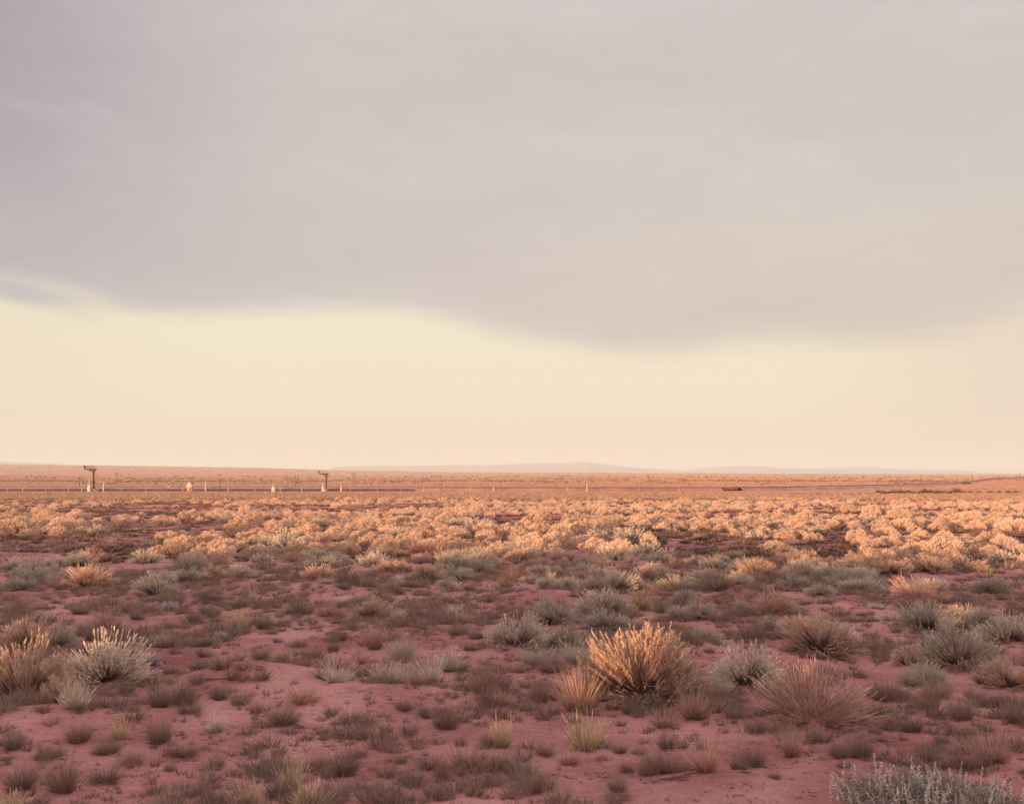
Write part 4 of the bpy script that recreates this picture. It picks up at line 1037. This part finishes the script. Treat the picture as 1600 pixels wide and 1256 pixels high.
def hut():
    Y = 308.5; x, y, z = at_y(296.5, Y)
    root = bpy.data.objects.new('trackside_hut', None); COL.objects.link(root); root.location = (x, y, z)
    tag(root, 'tiny white gabled hut standing in front of the track', 'hut')
    Solid().box(-.05, 0, 1.0, .95, 1.0, 1.2).build('wall', M['white_paint'], root)
    r = Solid(); r.prism([(-.98, 1.42), (.85, 1.42), (.80, 1.75), (.08, 2.95), (-.12, 2.95), (-.92, 1.65)], -.75, .75); r.build('roof', M['white_paint'], root)
    Solid().box(-.05, -.515, .95, .5, .03, 1.0).build('door', M['concrete'], root)
    Solid().box(0, 0, .2, 1.7, 1.5, .5).build('plinth', M['dirt'], root)
    x, y, z = at_y(298.8, Y - 1.3)
    c = bpy.data.objects.new('equipment_crate', None); COL.objects.link(c); c.location = (x, y, z)
    tag(c, 'red orange box at the foot of the white gabled hut', 'box')
    Solid().box(0, 0, .55, 1.2, .8, 1.0).build('body', M['red_paint'], c); Solid().box(0, 0, 1.09, 1.3, .9, .08).build('lid', M['red_paint'], c)
    x, y, z = at_y(264, 331)
    c = bpy.data.objects.new('equipment_box', None); COL.objects.link(c); c.location = (x, y, z)
    tag(c, 'small white box behind the track, short of the gabled hut', 'box')
    Solid().box(0, 0, .75, .80, .8, .95).build('body', M['white_paint'], c); Solid().box(0, 0, 1.26, .92, .9, .08).build('lid', M['white_paint'], c); Solid().box(0, 0, .15, .6, .6, .3).build('plinth', M['concrete'], c)
hut()

def pole(px, Y, top, arms, label, arm_w=2.2, r=.13):
    x, y, z = at_y(px, Y)
    root = bpy.data.objects.new('telegraph_pole', None); COL.objects.link(root); root.location = (x, y, z - .2)
    tag(root, label, 'telegraph pole', 'telegraph poles along the railway')
    h = row_z(top, Y) - z + .2
    Solid().tube((0, 0, 0), (0, 0, h), r * 1.25, r * .8, 8).build('shaft', M['pole_wood'], root)
    for row, wf in arms:
        s = Solid(); zz = row_z(row, Y) - z + .2; s.box(0, -.12, zz, arm_w * wf, .12, .15)
        for q in (-.45, -.25, .25, .45): s.tube((arm_w * wf * q, -.12, zz + .06), (arm_w * wf * q, -.12, zz + .28), .05, .04, 6)
        s.build('crossarm', M['pole_wood'], root)
pole(124, 336, 745.2, [(746.4, 1), (748.6, .8)], 'telegraph pole short of the taller mast with two close crossarms', 1.6)
pole(182.5, 338, 739.2, [(739.6, .8), (742, .8), (750, 1.3), (751.8, 1.2)], 'tallest telegraph pole with paired crossarms past the taller mast', 1.5, .11)
pole(300, 336, 745, [(746.4, 1), (749, 1.2)], 'telegraph pole rising behind the white gabled hut', 1.7, .14)
pole(343.5, 350, 741, [(741.4, 1), (750, 1.2)], 'faint telegraph pole past the tall thin white post', 1.7, .08)
pole(448.5, 350, 741, [(746.5, 2.0), (749, 2.0)], 'first pole of the twin pair with wide shared crossarms', 1.6, .08)
pole(461.5, 350, 741, [(746.5, 1.6), (749, 1.6)], 'second pole of the twin pair with wide shared crossarms', 1.6, .08)
pole(553.5, 352, 739.8, [(740.4, 1.1), (744.5, .9)], 'faint telegraph pole past the narrow white cabinet', 1.5, .08)
pole(580, 360, 747.8, [(748.2, 1.4)], 'short faint telegraph pole with one crossarm', 1.5, .07)
pole(782, 352, 752, [(752.8, .8)], 'thin telegraph pole above the pale stub post', 1.2, .08)
pole(869, 340, 757, [(757.6, .8), (759, .8)], 'low telegraph pole with two small crossarms behind the red embankment', 1.2, .09)
pole(1189.5, 336, 756.8, [(757.4, .7)], 'thin pole just past the trestle bridge', .9, .08)
pole(1299, 372, 755.5, [(756.2, .7)], 'thin pole where the track starts to curve away', 1.2, .09)
pole(1371, 420, 753, [(753.6, .7)], 'thin pole in the middle of the curving track', 1.4, .12)
pole(1519, 600, 742.5, [(743.4, .8)], 'thin pole on the rise past the end of the pale track', 1.8, .16)
pole(1594, 600, 739.5, [(740.2, .8)], 'thin pole on the rise next to the border', 1.8, .16)

def fence():
    root = bpy.data.objects.new('wire_fence', None); COL.objects.link(root); root.location = (px_of(400, 305), 305, hz(px_of(400, 305), 305))
    tag(root, 'trackside wire fence on sparse pale posts before the embankment', 'fence')
    xs = [12, 35.5, 71, 107, 127.5, 152, 190, 228, 285.5, 330, 356.5, 398, 438, 471, 505, 548, 590, 627, 662, 700, 735, 781, 834, 887, 940, 998, 1061, 1110, 1160]
    tops = []
    for i, px in enumerate(xs):
        Y = 304 + 1.2 * math.sin(px * .7); x = px_of(px, Y); z = hz(x, Y)
        big = px in (35.5, 107, 127.5, 285.5, 356.5, 438, 471, 662, 735, 887)
        h = 1.6 if big else 1.15
        p = Solid().tube((x, Y, z - .1), (x + .05 * math.sin(px), Y, z + h), .13 if big else .07, .10 if big else .06, 6)
        o = p.build('post', M['pale_post'], None); o.parent = root; o.matrix_parent_inverse = root.matrix_world.inverted()
        o.location = (-root.location.x, -root.location.y, -root.location.z); o.matrix_parent_inverse.identity()
        tops.append((x, Y, z))
    for hh in (.45, .95):
        w = Solid()
        for a, b in zip(tops[:-1], tops[1:]): w.tube((a[0], a[1], a[2] + hh), (b[0], b[1], b[2] + hh), .006, n=4)
        o = w.build('wire', M['rail'], root); o.location = (-root.location.x, -root.location.y, -root.location.z)
fence()

# dark shrubs by the curving track, then stand-ins built from them
DARK = []
for i in range(4):
    V, Q, A = join(list(shrub(800 + i, plumes=13, stems=8, leaves=7, leaf_l=.16, leaf_w=.05, wood_w=.02, up=.45, b=.66, splay=.5, lobes=.4)))
    DARK.append(new_mesh('dark_shrub', V, Q, [M['dark']], attr=A))
def dark(px, row, w, h, label, group, name='dark_shrub'):
    x, y = ground_at(px, row)
    o = obj(name, rnd.choice(DARK), None, (x, y, hz(x, y) - .05)); kk = y / F
    o.scale = (w * kk, w * kk, h * kk / .66); o.rotation_euler = (0, 0, rnd.uniform(0, 6.28)); tag(o, label, 'shrub', group)
for px, w, h in ((1373, 9, 7), (1382, 12, 6), (1391, 11, 5.5), (1400, 10, 8), (1409, 12, 7.5), (1419, 11, 6), (1428, 10, 6.5), (1437, 9, 5.5), (1446, 11, 8.5), (1456, 12, 6.5), (1465, 10, 7.5), (1474, 9, 5), (1483, 10, 6), (1493, 13, 9), (1503, 9, 5)):
    dark(px, 770.5 + rnd.uniform(-.6, .8), w * 1.15, h, 'dark thick shrub in the row before the curving track', 'dark shrubs in a row before the curving track')
for px, w in ((1516, 10), (1530, 9), (1547, 11), (1561, 8), (1575, 10), (1588, 9)):
    dark(px, 769.5, w, 3.6, 'low dark shrub thinning out past the end of the dark row', 'low dark shrubs past the dark row')
for q in range(16):  # shrub meshes stand in for the dark shade line of the gully
    dark(1236 + q * 8.2, 772.2 - abs(q - 8) * .06, 10, 1.9, 'low dark scrub shape standing in for the shaded gully before the curve', 'low dark stand-ins for the gully shade')
for px, w, h in ((1499, 9, 4.5), (1507, 11, 5.2), (1514, 8, 4)):  # shrub meshes stand in for an unidentified dark block
    x, y = px_of(px, 536), 536
    o = obj('dark_shrub', rnd.choice(DARK), None, (x, y, hz(x, y))); kk = y / F; o.scale = (w * kk, w * kk, h * kk / .66)
    tag(o, 'dark shrub shape standing in for the low dark block ending the pale track', 'shrub', 'dark stand-ins for the block at the end of the pale track')

# ------------------------------------------------------------------ mesas on the horizon and the air in between
def mesa(pts, Y, label_depth=1800.):
    px = np.array([p[0] for p in pts], float); rw = np.array([p[1] for p in pts], float)
    nx = 260; xs = np.linspace(px[0], px[-1], nx); prof = .80 * np.maximum(0, (HR - np.interp(xs, px, rw)) / F * Y + 6 + 1.5 * fbm(xs / 9., xs * 0, 31, 3) * (np.interp(xs, px, rw) < 735))
    dy = np.linspace(-1, 1, 41); bump = sstep(1 - np.abs(dy), 0, .55)
    V = np.zeros((nx, 41, 3)); V[..., 0] = ((xs - 800) / F * Y)[:, None] * (1 + .0 * dy)[None, :]
    wob = 220 * fbm(xs / 22., xs * 0 + 4, 33, 3)
    V[..., 1] = Y + dy[None, :] * label_depth + wob[:, None]
    V[..., 2] = -6 + prof[:, None] * bump[None, :]
    i, j = np.meshgrid(np.arange(nx - 1), np.arange(40), indexing='ij')
    Q = np.stack([i * 41 + j, (i + 1) * 41 + j, (i + 1) * 41 + j + 1, i * 41 + j + 1], -1).reshape(-1, 4)
    tag(obj('mesa', new_mesh('mesa', V, Q, [M['mesa']], smooth=True)), kind='structure')
mesa([(-260, 731), (-160, 721), (-60, 719), (0, 718.6), (32, 717.2), (52, 719.5), (72, 723), (95, 727), (140, 734), (180, 740)], 12000)
mesa([(515, 741), (530, 735.5), (538, 729), (547, 726.3), (580, 725.2), (640, 725.2), (690, 724.6), (704, 723.4), (760, 724), (800, 722), (840, 720.2), (870, 718.8), (905, 718.4), (925, 720.2), (942, 723.4), (962, 726), (985, 729.5), (1010, 731), (1050, 734), (1090, 737), (1120, 741)], 12500)
mesa([(1040, 741), (1080, 735), (1105, 729.5), (1130, 726.2), (1142, 725), (1170, 726.8), (1200, 729.5), (1260, 730.4), (1300, 731), (1311, 729.6), (1316, 727.4), (1328, 727.2), (1338, 729.4), (1352, 731), (1400, 732.6), (1460, 733.6), (1475, 735.5), (1500, 738), (1560, 740), (1640, 741)], 13500)
def haze():
    m, T = mat('dusty evening air')
    v = T.add('ShaderNodeVolumePrincipled'); v.inputs['Color'].default_value = C(.74, .90, .93)
    v.inputs['Density'].default_value = 1.2e-4; v.inputs['Anisotropy'].default_value = 0.0
    o = T.add('ShaderNodeOutputMaterial'); T.l.new(v.outputs[0], o.inputs['Volume'])
    b = Solid().box(0, 0, 94, 54000, 54000, 208).build('haze', m); tag(b, kind='stuff')
haze()
print('counts', COUNT, len(bpy.data.objects))
